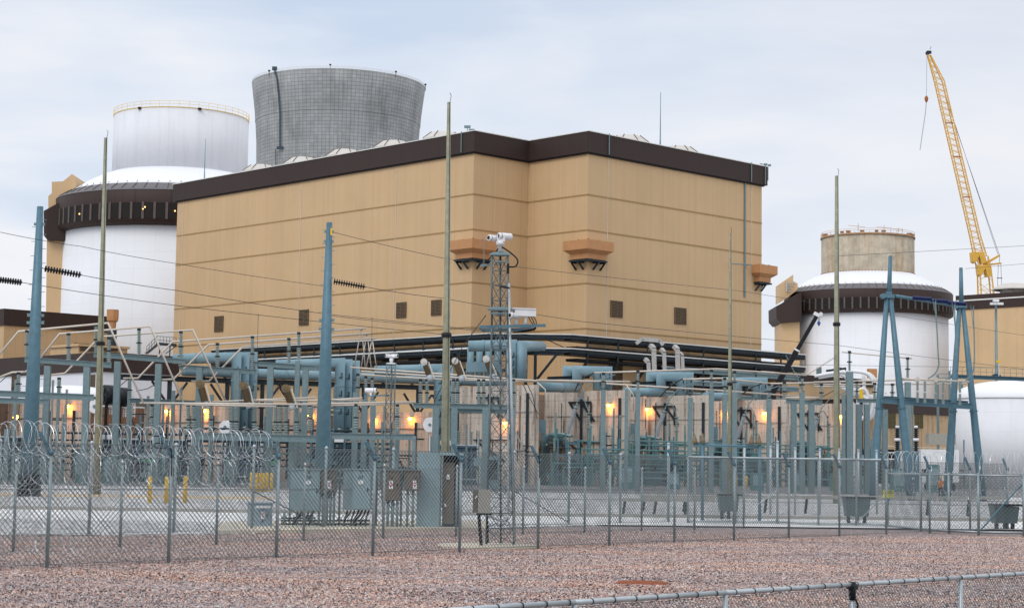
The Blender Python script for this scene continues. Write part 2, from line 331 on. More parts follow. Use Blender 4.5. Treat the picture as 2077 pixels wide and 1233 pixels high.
g = MB(); g.quad((-4000, 92, -.028), (4000, 92, -.028), (4000, 6000, -.028), (-4000, 6000, -.028)); struct('ground', g, YARD)
g = MB()
for i in range(len(EDGE)-1): p, q = EDGE[i], EDGE[i+1]; g.quad((p.x, p.y, .035), (q.x, q.y, .035), (q.x, 235, .035), (p.x, 235, .035)); g.quad((p.x, p.y, -.1), (q.x, q.y, -.1), (q.x, q.y, .035), (p.x, p.y, .035))
struct('yard', g, YARD)
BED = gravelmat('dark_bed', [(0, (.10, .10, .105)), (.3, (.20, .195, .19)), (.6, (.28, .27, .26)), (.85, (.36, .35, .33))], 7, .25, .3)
g = MB(); g.quad((-130, 146, .043), (20, 146, .043), (20, 240, .043), (-130, 240, .043)); g.quad((20, 158, .043), (130, 158, .043), (130, 240, .043), (20, 240, .043)); struct('contact_shade_bed', g, BED)  # gravel bed coloured darker to paint contact shade beneath the equipment
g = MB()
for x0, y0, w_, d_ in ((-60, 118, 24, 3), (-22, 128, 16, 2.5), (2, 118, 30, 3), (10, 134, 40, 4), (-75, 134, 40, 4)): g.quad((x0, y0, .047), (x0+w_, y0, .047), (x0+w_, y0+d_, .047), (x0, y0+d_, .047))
struct('dark_strip', g, BED)  # strips of the darker gravel laid across the pale yard
g = MB(); y0, y1 = 72, 84
g.quad((-200, 66, .04), (-10, 66, .04), (-10, 78, .04), (-200, 78, .04)); g.quad((-10, 66+2, .04), (200, 88, .04), (200, 104, .04), (-10, 78, .04)); struct('service_road', g, ROAD)
g = MB(); g.ob((-200, 78, .03), V((190, 0, 0)), V((0, .5, 0)), V((0, 0, .14))); g.ob((-10, 78, .03), V((210, 26, 0)), V((0, .5, 0)), V((0, 0, .14))); struct('kerb', g, KERB)
g = MB(); g.quad((-120, 104, .045), (-14, 104, .045), (-14, 112, .045), (-120, 112, .045)); struct('sandy_path', g, SAND)
def scatter():
    cols = [(0, (.04, .036, .045)), (.12, (.14, .11, .11)), (.26, (.42, .295, .255)), (.46, (.52, .41, .37)), (.62, (.31, .30, .325)), (.74, (.64, .565, .53)), (.87, (.47, .27, .205)), (.94, (.72, .70, .68))]
    mt = bpy.data.materials.new('stone'); mt.use_nodes = True; t = mt.node_tree; p = t.nodes['Principled BSDF']; p.inputs['Roughness'].default_value = .85; p.inputs['Specular IOR Level'].default_value = .2
    oi = N(t, 'ShaderNodeObjectInfo'); r = N(t, 'ShaderNodeValToRGB'); t.links.new(oi.outputs['Random'], r.inputs[0]); cr = r.color_ramp; cr.interpolation = 'CONSTANT'
    while len(cr.elements) < len(cols): cr.elements.new(.5)
    for i, (q, c) in enumerate(cols): cr.elements[i].position = q; cr.elements[i].color = c+(1,)
    ge = N(t, 'ShaderNodeNewGeometry'); mp = N(t, 'ShaderNodeMapping'); mp.inputs['Scale'].default_value = (.16, .55, 1); mp.inputs['Rotation'].default_value = (0, 0, math.radians(-9)); t.links.new(ge.outputs['Position'], mp.inputs[0])
    nz = N(t, 'ShaderNodeTexNoise'); nz.inputs['Scale'].default_value = 1.; nz.inputs['Detail'].default_value = 6; nz.inputs['Roughness'].default_value = .6; t.links.new(mp.outputs[0], nz.inputs['Vector'])
    tr = N(t, 'ShaderNodeValToRGB'); t.links.new(nz.outputs['Fac'], tr.inputs[0]); e = tr.color_ramp.elements; e[0].position = .33; e[0].color = (.72, .75, .80, 1); e[1].position = .68; e[1].color = (1.22, .98, .82, 1); q = e.new(.5); q.color = (1., .95, .92, 1)
    mu = N(t, 'ShaderNodeMixRGB', blend_type='MULTIPLY'); mu.inputs['Fac'].default_value = 1; t.links.new(r.outputs[0], mu.inputs['Color1']); t.links.new(tr.outputs[0], mu.inputs['Color2']); t.links.new(mu.outputs[0], p.inputs['Base Color'])
    g = MB(); NJ = 48; vs = []; fs = []; NI = 16
    for j in range(NJ+1):
        y = 14+j/NJ*50; hw = y*.30+1.5; y_ = y
        for i in range(NI+1): x = -hw+2*hw*i/NI; vs.append((x, y_, gz(x, y_)))
    for j in range(NJ):
        for i in range(NI): a = j*(NI+1)+i; fs.append((a, a+1, a+NI+2, a+NI+1))
    g.add(vs, fs); me = mesh(g, mt, None, 'gravel_stones'); o = bpy.data.objects.new('gravel_stones', me); COL.objects.link(o); o['kind'] = 'stuff'
    ng = bpy.data.node_groups.new('stones', 'GeometryNodeTree'); ng.interface.new_socket('Geometry', in_out='INPUT', socket_type='NodeSocketGeometry'); ng.interface.new_socket('Geometry', in_out='OUTPUT', socket_type='NodeSocketGeometry')
    gi = ng.nodes.new('NodeGroupInput'); go = ng.nodes.new('NodeGroupOutput'); d = ng.nodes.new('GeometryNodeDistributePointsOnFaces'); d.inputs['Density'].default_value = 400; d.inputs['Seed'].default_value = 3
    ico = ng.nodes.new('GeometryNodeMeshIcoSphere'); ico.inputs['Radius'].default_value = .0198; ico.inputs['Subdivisions'].default_value = 1
    sm = ng.nodes.new('GeometryNodeSetMaterial'); sm.inputs['Material'].default_value = mt; ip = ng.nodes.new('GeometryNodeInstanceOnPoints')
    rr = ng.nodes.new('FunctionNodeRandomValue'); rr.data_type = 'FLOAT_VECTOR'; rr.inputs[0].default_value = (0, 0, 0); rr.inputs[1].default_value = (6.28, 6.28, 6.28)
    rs = ng.nodes.new('FunctionNodeRandomValue'); rs.data_type = 'FLOAT_VECTOR'; rs.inputs[0].default_value = (.6, .5, .4); rs.inputs[1].default_value = (1.6, 1.2, 1.0); rs.inputs['Seed'].default_value = 5
    L = ng.links.new; L(gi.outputs[0], d.inputs['Mesh']); L(d.outputs['Points'], ip.inputs['Points']); L(ico.outputs['Mesh'], sm.inputs['Geometry']); L(sm.outputs[0], ip.inputs['Instance']); L(rr.outputs[0], ip.inputs['Rotation']); L(rs.outputs[0], ip.inputs['Scale']); L(ip.outputs[0], go.inputs[0])
    m_ = o.modifiers.new('stones', 'NODES'); m_.node_group = ng
scatter()
# ================================================================ turbine hall
C1 = V((-5.628, 250, 0)); HL, HA, HB_, HC = 73.9, 10.73, 11.83, 39.0
HT, HBR = 48.74, 45.73
def B(s, t, z=0.): return C1+U*s+T*t+Z*z
E_, R_, C2, G_ = B(HL, 0), B(0, HA), B(-HB_, HA), B(-HB_, HA+HC)
hall = thing('turbine_building', 'large tan metal-clad hall with dark brown parapet and stepped front corner', 'building', B(30, 25))
mb = MB(); mb.prism([B(0, 0), B(0, HA), B(-HB_, HA), B(-HB_, HA+HC), B(HL, HA+HC), B(HL, 0)], Z*(HBR+1))
wall = part(hall, 'wall', mb, TAN)
def ringpoly(o, oe): return [(-o, -o), (-o, HA-o), (-HB_-o, HA-o), (-HB_-o, HA+HC+oe), (HL+oe, HA+HC+oe), (HL+oe, -o)]
mb = MB(); mb.prism([B(s, t, HBR) for s, t in ringpoly(.42, .9)], Z*(HT-HBR-.12))
mb.k = 1; mb.prism([B(s, t, HT-.12) for s, t in ringpoly(.52, 1.)], Z*.12)
par_ = part(hall, 'parapet', mb, [BROWN, COPING])
mb = MB()
for z in (39.70, 34.73, 27.29, 21.0):
    for (s0, t0, s1, t1) in ((0, 0, HL, 0), (0, 0, 0, HA), (0, HA, -HB_, HA), (-HB_, HA, -HB_, HA+HC)):
        p, q = B(s0, t0, z), B(s1, t1, z); n = -T if abs(t0-t1) < .1 else -U
        mb.ob(p+n*.05, q-p, n*-.08, Z*.2)
part(wall, 'panel_joint', mb, SEAM)
mb = MB()   # dark drip edge beneath the parapet
poly = ringpoly(.3, .3); mb.prism([B(s, t, HBR-.22) for s, t in poly], Z*.24); part(par_, 'drip_edge', mb, DARKB)
mb = MB()   # lightning conductors and conduits on the walls
for px in (1232, 1548-25): mb.nx(); P0 = onp(px, 450, C2, U); P0.z = 0; mb.bar(P0-U*.06+Z*12, P0-U*.06+Z*HBR, .05)
for px in (372, 610, 803): mb.nx(); P0 = onp(px, 450, C1, T); P0.z = 0; mb.bar(P0-T*.06+Z*20, P0-T*.06+Z*HBR, .05)
part(wall, 'conductor', mb, COPING)
mb = MB()
P0 = onp(1510, 400, C2, U); P0.z = 0; mb.bar(P0-U*.15+Z*28, P0-U*.15+Z*HBR, .22); P1 = onp(1470, 536, C2, U); P2 = onp(1514, 538, C2, U); mb.bar(P1-U*.9, P2-U*.9, .15); mb.bar(P2-U*.9, P2, .1)
for px in (941, 1074, 1230, 1519, 1547):
    n = T if px < 1000 else (U if px > 1200 or px < 1073 else T); o = C1 if px < 1073 else C2
    if px == 1074: continue
    mb.nx()
    P0 = onp(px, 300, o, n); P0.z = 0; mb.bar(P0-n*.55+Z*(HBR+.1), P0-n*.55+Z*(HT+.1), .12)
part(wall, 'downpipe', mb, GALV)
def louvre(par, c, along_, out, w, h, frame=TAN, mat=LOUV, n=None):
    mb = MB(); mb.box(c+out*.02, w, .1, h, along_, out)
    part_ = part(par, 'louvre', mb, DARKB); q = MB(); n = n or max(5, int(h/.2))
    for i in range(n): q.box(c+out*.12+Z*(-h/2+h*(i+.5)/n), w*.98, .09, h/n*.62, along_, out)
    for i in (-.5, 0, .5): q.box(c+out*.14+along_*(w*i*.99), .1, .14, h, along_, out)
    part(part_, 'slats', q, mat); return part_
for px, py in ((445, 657), (617.5, 644), (815, 629), (886, 624)): c = onp(px, py, C1, T); louvre(hall, c, U, -T, 23*c.y/F/.80, 32*c.y/F)
for px, py in ((1249.5, 627), (1379, 641)): c = onp(px, py, C2, U); louvre(hall, c, T, -U, 27*c.y/F/.79, 34*c.y/F)
c = onp(1248, 752, C2, U); louvre(hall, c, T, -U, 2.6, 6.)
for px in (690, 845, 900, 790): c = onp(px, 738, C1, T); louvre(hall, c, U, -T, 3., 2.2)
# booths on the corners
def booth(o, du, dt, zt, la, lb, lab):   # o corner, du/dt outward directions
    def L(off, a, b): return [o+dt*0-du*a, o-du*a+dt*off, o+du*off+dt*off, o+du*off-dt*b, o-dt*b, o]
    mb = MB()
    def frus(o1, o2, z1, z2, a1, a2, b1, b2):
        p = [q+Z*z1 for q in L(o1, a1, b1)]; r = [q+Z*z2 for q in L(o2, a2, b2)]; n = 6
        mb.add(p+r, [tuple(range(n))[::-1], tuple(range(n, 2*n))]+[(i, (i+1) % n, n+(i+1) % n, n+i) for i in range(n)])
    frus(1.0, 1.0, zt-2.55, zt-1.85, la-.8, la-.8, lb-.8, lb-.8); frus(1.0, 1.75, zt-1.85, zt-1.3, la-.8, la, lb-.8, lb); frus(1.75, 1.75, zt-1.3, zt, la, la, lb, lb)
    b = part(hall, 'guard_booth', mb, ORNG, lab)
    mb = MB(); pl = L(1.15, la-.6, lb-.6)
    mb.prism([q+Z*(zt-2.85) for q in pl], Z*.22)
    for q in ((-du*(la-1)), (-du*(la-2.4)), (-dt*(lb-1)), (-dt*(lb-2.4))):
        mb.nx()
        d = dt if q.dot(du) < -.1 else du; p = o+q; mb.bar(p+d*1.1+Z*(zt-2.85), p+d*.1+Z*(zt-3.9), .2)
        mb.bar(p+d*.1+Z*(zt-2.95), p+d*1.1+Z*(zt-2.95), .2)
    part(b, 'bracket_platform', mb, DKST)
    mb = MB()
    for q in (-du*(la-1.3), V((0, 0, 0))+du*.2, -dt*(lb-1.3)): mb.nx().cyl(o+q+(dt+du)*.7+Z*zt, o+q+(dt+du)*.7+Z*(zt+.22), .1)
    part(b, 'roof_stud', mb, DARKB)
zb = at(960, 488, 250).z; booth(B(0, 0), -U, -T, zb, 3.2, 3.2, 'orange booth on the left outer corner'); zb2 = at(1193, 491, 250).z
booth(C2, -U, -T, zb2, 3.0, 3.6, 'orange booth on the middle outer corner')
booth(G_, -U, T, onp(1545, 540, C2, U).z, 3.0, 2.6, 'orange booth on the right end corner')
# roof ventilators
def vent(P, k=1.):
    mb = MB(); mb.lathe(P, [(1.7*k, -.6), (1.7*k, .75*k)], 8, True, .39); b = part(hall, 'roof_ventilator', mb, VENTM)
    mb = MB(); mb.lathe(P, [(3.1*k, .6*k), (3.15*k, .72*k), (1.8*k, 1.75*k), (.7*k, 1.95*k)], 8, True, .39); h = part(b, 'hood', mb, VENTM)
    mb = MB()
    for i in range(8):
        a = .39+2*math.pi*i/8; e = V((math.cos(a), math.sin(a), 0)); mb.nx().bar(P+e*3.17*k+Z*.76*k, P+e*1.82*k+Z*1.8*k, .09)
    part(h, 'ribs', mb, LOUV)
for px in (514, 598, 686, 785, 886): s = along(B(0, 4.2), U, px); vent(B(s, 4.2, HT-.1))
for px, k in ((1268, 1.), (1373, .95)): t = along(B(-HB_+4.3, 0), T, px); vent(B(-HB_+4.3, t, HT-.2), k)
mb = MB()  # aerials and rooftop fittings
for px, y0, y1, s_ in ((1340, 188, 285, 1), (417, 281, 362, 0)):
    mb.nx(); o, n = (C2, U) if s_ else (C1, T); P0 = onp(px, y0, o+n*1.2, n); P0.z = HT-.2; top = onp(px, y0, o+n*1.2, n); mb.cyl(P0, P0.lerp(top, .25), .13, .1); mb.cyl(P0.lerp(top, .25), top, .075, .05)
part(hall, 'whip_aerial', mb, DUCT)
mb = MB()
for px in (1095, 1130, 1165, 1200, 1232, 1284, 1330, 1364, 1445, 1500): P0 = onp(px, 300, C2+U*.3, U) if px > 1195 else onp(px, 300, R_+T*.3, T); P0.z = HT; mb.nx().cyl(P0, P0+Z*.6, .03)
for px in (1000, 1040): P0 = onp(px, 270, C1+U*.3, U); P0.z = HT; mb.nx().cyl(P0, P0+Z*.6, .03)
for i in range(12): P0 = B(5+i*6, .3, HT); mb.nx().cyl(P0, P0+Z*.5, .03)
part(hall, 'lightning_rod', mb, COPING)
mb = MB(); P0 = onp(948, 262, C1+T*.4, T); P0.z = HT; mb.bar(P0, P0+Z*.8, .1); mb.box(P0+Z*.85, .9, .35, .35); mb.box(P0+Z*.4+V((.6, 0, 0)), .8, .3, .3)
P0 = onp(1553, 330, C2, U); P0.z = HT; mb.nx().bar(P0-T*1.4+Z*.3, P0+T*.9+Z*.3, .12); mb.box(P0+Z*.35, .5, .35, .3); mb.box(P0+T*1.+Z*.35, .4, .3, .3); mb.box(P0+T*.6-Z*1., .12, .12, 2.2)
part(hall, 'rooftop_floodlight', mb, GALV)
# ---------------------------------------------------------------- pipe rack round the hall
rack = thing('pipe_rack', 'dark steel pipe rack running round the tan hall at mid height', 'pipe rack', B(-6, -2, 0))
def rackpt(k, off, z):
    return {0: B(58, -off, z), 1: B(-off*.4, -off, z), 2: B(-HB_-off, -off*0+HA-off*.4-6, z), 3: B(-HB_-off, HA+HC+6.5, z)}[k]
OFF = 3.2; zt = at(962, 684, 246).z
pts0 = [B(58, -OFF), B(-6, -OFF), B(-HB_-OFF, HA-9.0), B(-HB_-OFF, HA-2), B(-HB_-OFF, HA+HC+6.8)]
pts0 = [B(58, -OFF), B(-7.0, -OFF), B(-HB_-OFF, 4.5), B(-HB_-OFF, HA+HC+6.8)]
mb = MB(); tr = MB()
for j, (z, zz) in enumerate(((zt, .55), (zt-1.9, .5))):
    for i in range(3):
        for w in (0, 1.5):
            o = [T*w, T*w, U*w, U*w]; p, q = pts0[i]+o[i]+Z*z, pts0[i+1]+o[i+1]+Z*z
            mb.nx().ibeam(p, q, .3, zz)
    for i in range(3): p, q = pts0[i]+Z*(z+.32), pts0[i+1]+Z*(z+.32); tr.nx().bar(p+T*.1, q+T*.1, .5, .16)
part(rack, 'beam', mb, DKST); part(rack, 'cable_tray', tr, COPING)
dk = MB()  # solid black decks and pipes, added to darken the wall below the rack
for z in (zt-.35, zt-2.3):
    dk.nx().bar(pts0[0]+T*1.5+Z*z, pts0[1]+T*1.5+Z*z, 2.8, .25); dk.nx().bar(pts0[2]+U*1.5+Z*z, pts0[3]+U*1.5+Z*z, 2.8, .25); dk.nx().bar(pts0[1]+T*1.3+Z*z, pts0[2]+U*1.3+Z*z, 2.4, .24)
for k in range(4):
    for z in (zt-1.35, zt-3.0): dk.nx().cyl(B(57, -OFF+.5+k*.6, z), B(-5, -OFF+.5+k*.6, z), .2, n=8); dk.nx().cyl(B(-HB_-OFF+.5+k*.6, 6, z), B(-HB_-OFF+.5+k*.6, HA+HC+4, z), .2, n=8)
for j in range(2, 5): dk.nx().bar(B(-HB_-OFF+1.5, HA+12, zt-1.75*j-.2), B(-HB_-OFF+1.5, HA+HC+(3 if j < 4 else 0), zt-1.75*j-.2), 2.9, .22)
part(rack, 'shading_deck', dk, BLACK)
mb = MB()
for s in [56-i*6.2 for i in range(10)]:
    mb.nx(); p = B(s, -OFF, 0); mb.bar(p+Z*(zt-3), p+Z*(zt+.2), .22); mb.bar(p+Z*(zt-2.9), B(s-.5, -.1, zt-6.0), .28); mb.bar(p+Z*(zt-.1), B(s, 0, zt-.1), .25); mb.bar(p+Z*(zt-2), B(s, 0, zt-2), .25)
for t in [HA-3+i*6.1 for i in range(8)]:
    mb.nx(); p = B(-HB_-OFF, t, 0); mb.bar(p+Z*(zt-(7.5 if t > HA+8 else 3)), p+Z*(zt+.2), .24)
    if t < HA+HC: mb.bar(p+Z*(zt-3), B(-HB_, t+.5, zt-6.2), .28); mb.bar(p+Z*(zt-.1), B(-HB_, t, zt-.1), .25)
for a, b in ((pts0[1], pts0[2]),):
    for k in range(3): p = a.lerp(b, k/3); q = a.lerp(b, (k+1)/3); mb.bar(p+Z*(zt-.2), q+Z*(zt-1.9) if k % 2 else q+Z*(zt-1.9), .12)
part(rack, 'post', mb, DKST)
mb = MB(); pp = MB()   # extra tiers on the right half
for j in range(2, 5):
    z = zt-1.75*j; a, b = B(-HB_-OFF, HA+12.5, z), B(-HB_-OFF, HA+HC+(5.2 if j < 4 else 3), z)
    mb.nx().ibeam(a, b, .3, .5); mb.nx().ibeam(a+U*1.5, b+U*1.5, .3, .5)
    mb.bar(a-U*.05+Z*.33, b-U*.05+Z*.33, .35, .12)
    for w in (.35, .8, 1.2): pp.nx().cyl(a+U*w+Z*.42, b+U*w+Z*.42, .14+.05*(j % 2), n=8)
for w in (.3, .7, 1.1): pp.nx().cyl(B(56, -OFF+w, zt-1.5), B(-6, -OFF+w, zt-1.5), .15, n=8)
a, b = pts0[3]+Z*(zt), pts0[3]+Z*(zt-5.5); mb.bar(a-T*5+Z*0, b-T*.3, .22); mb.bar(a, a-Z*2, .15)
part(rack, 'lower_beam', mb, GALV); part(rack, 'pipe', pp, RAIL)
mb = MB()   # pale bent cable risers
for px, y0, y1, w in ((1327, 700, 752, 1.0), (1348, 708, 752, .8), (1375, 702, 752, 1.0), (1385, 716, 752, .7), (1316, 728, 752, .8)):
    mb.nx(); p = at(px, y1, 240); q = at(px-1, y0+7, 240); mb.bar(p, q, w*.62, .5); mb.bar(q, at(px-7, y0, 240.5), w*.6, .5)
mb.nx(); P_ = [at(1290, 697, 241), at(1303, 687, 241), at(1338, 690, 241), at(1345, 700, 241)]
for i in range(3): mb.bar(P_[i], P_[i+1], .4, .45)
part(rack, 'cable_riser', mb, RISER)
# ================================================================ containment buildings
def shield(cx, Y, label, conc, wpx):
    c = at(cx, 330 if Y < 400 else 560, Y); c = V((c.x, Y, 0)); t = thing('containment_building', label, 'building', c)
    mb = MB(); mb.lathe(c, [(22.2, -1), (22.2, 45.2)], 96); part(t, 'shield_wall', mb, gridmat('shield_panels', (.79, .80, .83, 1), c.x, c.y, 36, 3.05, .02, .02, .1, var=.03, scale=.15, streak=.16, stcol=(.62, .62, .64, 1), stscale=.5))
    mb = MB(); mb.lathe(c, [(22.45, 44.6), (23.2, 44.9), (23.5, 45.1), (23.5, 51.0), (23.2, 51.3), (21.3, 52.5)], 96); rg = part(t, 'air_inlet_ring', mb, BROWN)
    pn = MB(); fr = MB(); ri = MB(); n = 68
    for i in range(n):
        a = 2*math.pi*(i+.5)/n; e = V((math.cos(a), math.sin(a), 0)); s = V((-e.y, e.x, 0))
        if e.y > .3: continue
        pn.nx().box(c+e*23.47+Z*47.1, .14, 1.6, 2.9, e, s)
        a2 = 2*math.pi*i/n; e2 = V((math.cos(a2), math.sin(a2), 0)); s2 = V((-e2.y, e2.x, 0))
        fr.nx().box(c+e2*23.56+Z*47.1, .22, .45, 3.1, e2, s2)
        ri.nx().bar(c+e2*23.3+Z*51.35, c+e2*21.4+Z*52.55, .12)
    part(rg, 'screen_panel', pn, DARKB); part(rg, 'mullion', fr, FRAMEB); part(rg, 'roof_seam', ri, FRAMEB); mb = MB(); mb.lathe(c, [(23.55, 50.98), (23.25, 51.33), (21.35, 52.53), (21.2, 52.5)], 96, False); part(rg, 'sloped_cap', mb, CAPB)
    mb = MB(); mb.lathe(c, [(21.6, 52.3), (20.0, 53.2), (17.5, 54.9), (15., 56.2), (13.2, 56.9)], 96); cone = part(t, 'cone_roof', mb, WHITE)
    mb = MB()
    for i in range(64): a = 2*math.pi*i/64; e = V((math.cos(a), math.sin(a), 0)); mb.nx().box(c+e*20.6+Z*53.0, .16, .16, .16)
    part(cone, 'snow_stud', mb, GALV)
    top = 68.2
    if conc:
        tm = gridmat('rusty_tank_concrete', (.44, .385, .30, 1), c.x, c.y, 26, 5.6, .02, .01, .3, tile=.16, var=.3, scale=.45, streak=.85, stcol=(.36, .20, .075, 1), stscale=.55)
        mb = MB(); mb.lathe(c, [(13.2, 56.4), (13., 56.8), (13., 67.6)], 64); tk = part(t, 'tank', mb, tm)
        mb = MB()
        for i in range(40):
            a = 2*math.pi*i/40; e = V((math.cos(a), math.sin(a), 0)); h = random.uniform(.3, 1.6) if random.random() < .6 else .3
            mb.bar(c+e*12.9+Z*67.5, c+e*13.+Z*(67.6+h), .09)
            if random.random() < .3: mb.box(c+e*12.6+Z*68., random.uniform(.6, 2), .5, random.uniform(.3, .9))
        mb.lathe(c, [(13.25, 67.1), (13.25, 67.5), (12.4, 67.5)], 48, False)
        part(tk, 'rim_formwork', mb, M_('rusty_form', (.38, .22, .12, 1), .85, 0, .4, 2))
        mb = MB()
        for z in (68.2, 68.7): mb.path([c+V((13.1*math.cos(2*math.pi*i/48), 13.1*math.sin(2*math.pi*i/48), z)) for i in range(48)], .05, 4, True)
        for a, l in ((4.3, 4), (4.9, 3), (5.3, 2.4)): e = V((math.cos(a), math.sin(a), 0)); mb.bar(c+e*12+Z*68, c+e*12+Z*(68+l*.55), .12); mb.bar(c+e*12+Z*(68+l*.4)-V((l*.7, 0, 0)), c+e*12+Z*(68+l*.3)+V((l*.5, 0, 0)), .1)
        part(tk, 'railing', mb, ORNG)
        mb = MB()
        for i in range(90): a = 2*math.pi*i/90; e = V((math.cos(a), math.sin(a), 0)); mb.box(c+e*13.1+Z*56.9, .3, .3, .35)
        part(tk, 'base_bolt', mb, RUST)
    else:
        tm = gridmat('tank_white', (.72, .735, .77, 1), c.x, c.y, 8, 500, .003, 0, .25, var=.04, scale=.2, streak=.28, stcol=(.50, .51, .55, 1), stscale=.7)
        mb = MB(); mb.lathe(c, [(13., 56.6), (13., top), (12.6, top)], 80); tk = part(t, 'tank', mb, tm)
        mb = MB()
        for z in (68.25, 68.85, 69.4): mb.path([c+V((13.05*math.cos(2*math.pi*i/72), 13.05*math.sin(2*math.pi*i/72), z)) for i in range(72)], .06 if z < 68.5 else .035, 4, True)
        for i in range(44): a = 2*math.pi*i/44; e = V((math.cos(a), math.sin(a), 0)); mb.bar(c+e*13.05+Z*68.2, c+e*13.05+Z*69.4, .05)
        part(tk, 'safety_rail', mb, YEL)
        mb = MB()
        for a in (4.25, 5.15): e = V((math.cos(a), math.sin(a), 0)); mb.nx().box(c+e*13.1+Z*68.15, .6, .4, .35)
        part(tk, 'rim_vent', mb, DARKB)
    return t, c, rg
shL, cL, rgL = shield(366, 348, 'nearer white containment building with white tank on top, behind the hall', False, 0)
def traced(par, name, pts, Y, dep, mat, lab=None): mb = MB(); mb.prism([at(x, y, Y) for x, y in pts], V((0, dep, 0))); return part(par, name, mb, mat, lab)
tw = traced(shL, 'stair_tower', [(95, 486), (131, 486), (128, 960), (89, 960)], 338, 12, TAN)
traced(tw, 'brown_cap', [(89, 478), (88.5, 428), (116, 413), (136, 398), (136, 487), (96, 487)], 336.5, 14, BROWN)
traced(tw, 'parapet', [(98, 425), (98, 398), (105, 392), (105, 369), (128, 368), (146, 353), (153, 358), (153, 390), (132, 403), (128, 408), (116, 413)], 339, 9, TAN)
shR, cR, rgR = shield(1760, 508, 'farther containment building with rust-stained bare concrete tank', True, 0)
tw = traced(shR, 'stair_tower', [(1584, 653), (1622, 651), (1622, 960), (1584, 960)], 493, 12, TAN)
traced(tw, 'brown_cap', [(1575, 646), (1574.5, 621), (1592, 612), (1616, 596), (1626, 592), (1626, 652), (1583, 655)], 491.5, 15, BROWN)
traced(tw, 'parapet', [(1583, 613), (1583, 575), (1609, 557), (1609, 570), (1618, 575), (1618, 587), (1598, 603)], 494, 9, TAN)
mb = MB()
for y in (574, 579, 584, 589): mb.bar(at(1596, y, 493.6), at(1613-(y-574)*.5, y-1+(y-574)*.2, 493.6), .18)
mb.bar(at(1595.5, 571, 493.6), at(1595.5, 592, 493.6), .3)
part(tw, 'vent_slats', mb, PORW)
mb = MB()   # lamps lit behind the inlet ring screens
for c_, px, py, Y in ((cL, 161, 434, 0), (cL, 294, 420, 0), (cL, 290, 424, 0), (cL, 355, 428, 0)):
    d = ray(px, py); a = d.x**2+d.y**2; bq = -2*(d.x*c_.x+d.y*c_.y); cq = c_.x**2+c_.y**2-23.62**2; k = (-bq-math.sqrt(bq*bq-4*a*cq))/(2*a); mb.nx().lathe(EYE+d*k, [(.03, -.13), (.12, -.06), (.12, .06), (.03, .13)], 8)
part(rgL, 'ring_lamp', mb, LAMPS)
# ================================================================ cooling tower
ct = at(687, 200, 867); ct.z = 0
prof = [(58, 0), (52, 30), (46, 70), (41.5, 105), (39.3, 130), (38.9, 142), (39.2, 155), (40.0, 167), (41.2, 177), (42.1, 184)]
tm = gridmat('tower_concrete', (.32, .33, .33, 1), ct.x, ct.y, 132, 1.68, .15, .17, .33, tile=.14, var=.18, scale=.1, streak=.6, stcol=(.16, .165, .16, 1), stscale=.22)
tower = thing('cooling_tower', 'tall grey concrete cooling tower with flared rim behind the hall', 'cooling tower', ct)
mb = MB(); mb.lathe(ct, prof+[(41.3, 184), (40, 165)], 128, False); sh = part(tower, 'shell', mb, tm)
mb = MB()
for z in (185.1, 184.6): mb.path([ct+V((41.9*math.cos(2*math.pi*i/96), 41.9*math.sin(2*math.pi*i/96), z)) for i in range(96)], .09, 4, True)
for i in range(120): a = 2*math.pi*i/120; e = V((math.cos(a), math.sin(a), 0)); mb.bar(ct+e*41.9+Z*184, ct+e*41.9+Z*185.1, .09)
part(tower, 'rim_railing', mb, COPING)
def cylhit(px, py, c, r):
    d = ray(px, py); a = d.x**2+d.y**2; b = -2*(d.x*c.x+d.y*c.y); q = c.x**2+c.y**2-r*r; k = (-b-math.sqrt(max(0, b*b-4*a*q)))/(2*a); return EYE+d*k
mb = MB(); L_ = [(557, 142, 42.2), (562, 160, 41.6), (565, 190, 40.9), (568, 230, 40.2), (568, 270, 39.7), (568, 300, 39.5)]
pr = [cylhit(x, y, ct, r+.5) for x, y, r in L_]
for i in range(len(pr)-1): mb.bar(pr[i], pr[i+1], .75, .5)
p = pr[-1]; mb.box(p, 3., 1.5, 1.2); p = pr[0]; mb.box(p+Z*.6, 2.2, 1.5, 1.6); mb.bar(cylhit(559, 303, ct, 40), cylhit(559, 340, ct, 39.8), .3)
part(tower, 'ladder_cage', mb, M_('ladder_blue', (.05, .075, .10, 1), .6))
mb = MB()
for px, py in ((546, 144), (670, 132), (803, 146), (863, 172)): p = at(px, py, 830); mb.nx().bar(p-Z*3, p, .25); mb.box(p, .9, .6, .7)
part(tower, 'beacon', mb, DARKB)
# ================================================================ low auxiliary buildings
def block(name, label, px0, Y0, px1, ytop, dep, zbr, wallmat, dirl=T, z0=0, left=None, capmat=BROWN):
    P0 = at(px0, ytop, Y0); zt_ = P0.z; P0 = V((P0.x, P0.y, 0)); s = along(P0, dirl, px1); other = U if dirl is T else T
    t = thing(name, label, 'building', P0+dirl*s/2+other*dep/2)
    mb = MB(); mb.prism([P0+Z*z0, P0+dirl*s+Z*z0, P0+dirl*s+other*dep+Z*z0, P0+other*dep+Z*z0], Z*(zt_-zbr-z0)); w = part(t, 'wall', mb, wallmat)
    k = .25 if s > 0 else -.25; mb = MB(); o = P0-dirl*k-other*.25
    mb.prism([o+Z*(zt_-zbr), o+dirl*(s+2*k)+Z*(zt_-zbr), o+dirl*(s+2*k)+other*(dep+.5)+Z*(zt_-zbr), o+other*(dep+.5)+Z*(zt_-zbr)], Z*zbr)
    p = part(t, 'parapet', mb, capmat); return t, P0, s, zt_, w
an, P0, s, zt_, w = block('annex_building', 'tan annex with brown parapet at the far left edge', 10, 292, 208, 626, 30, 2.7, TAN)
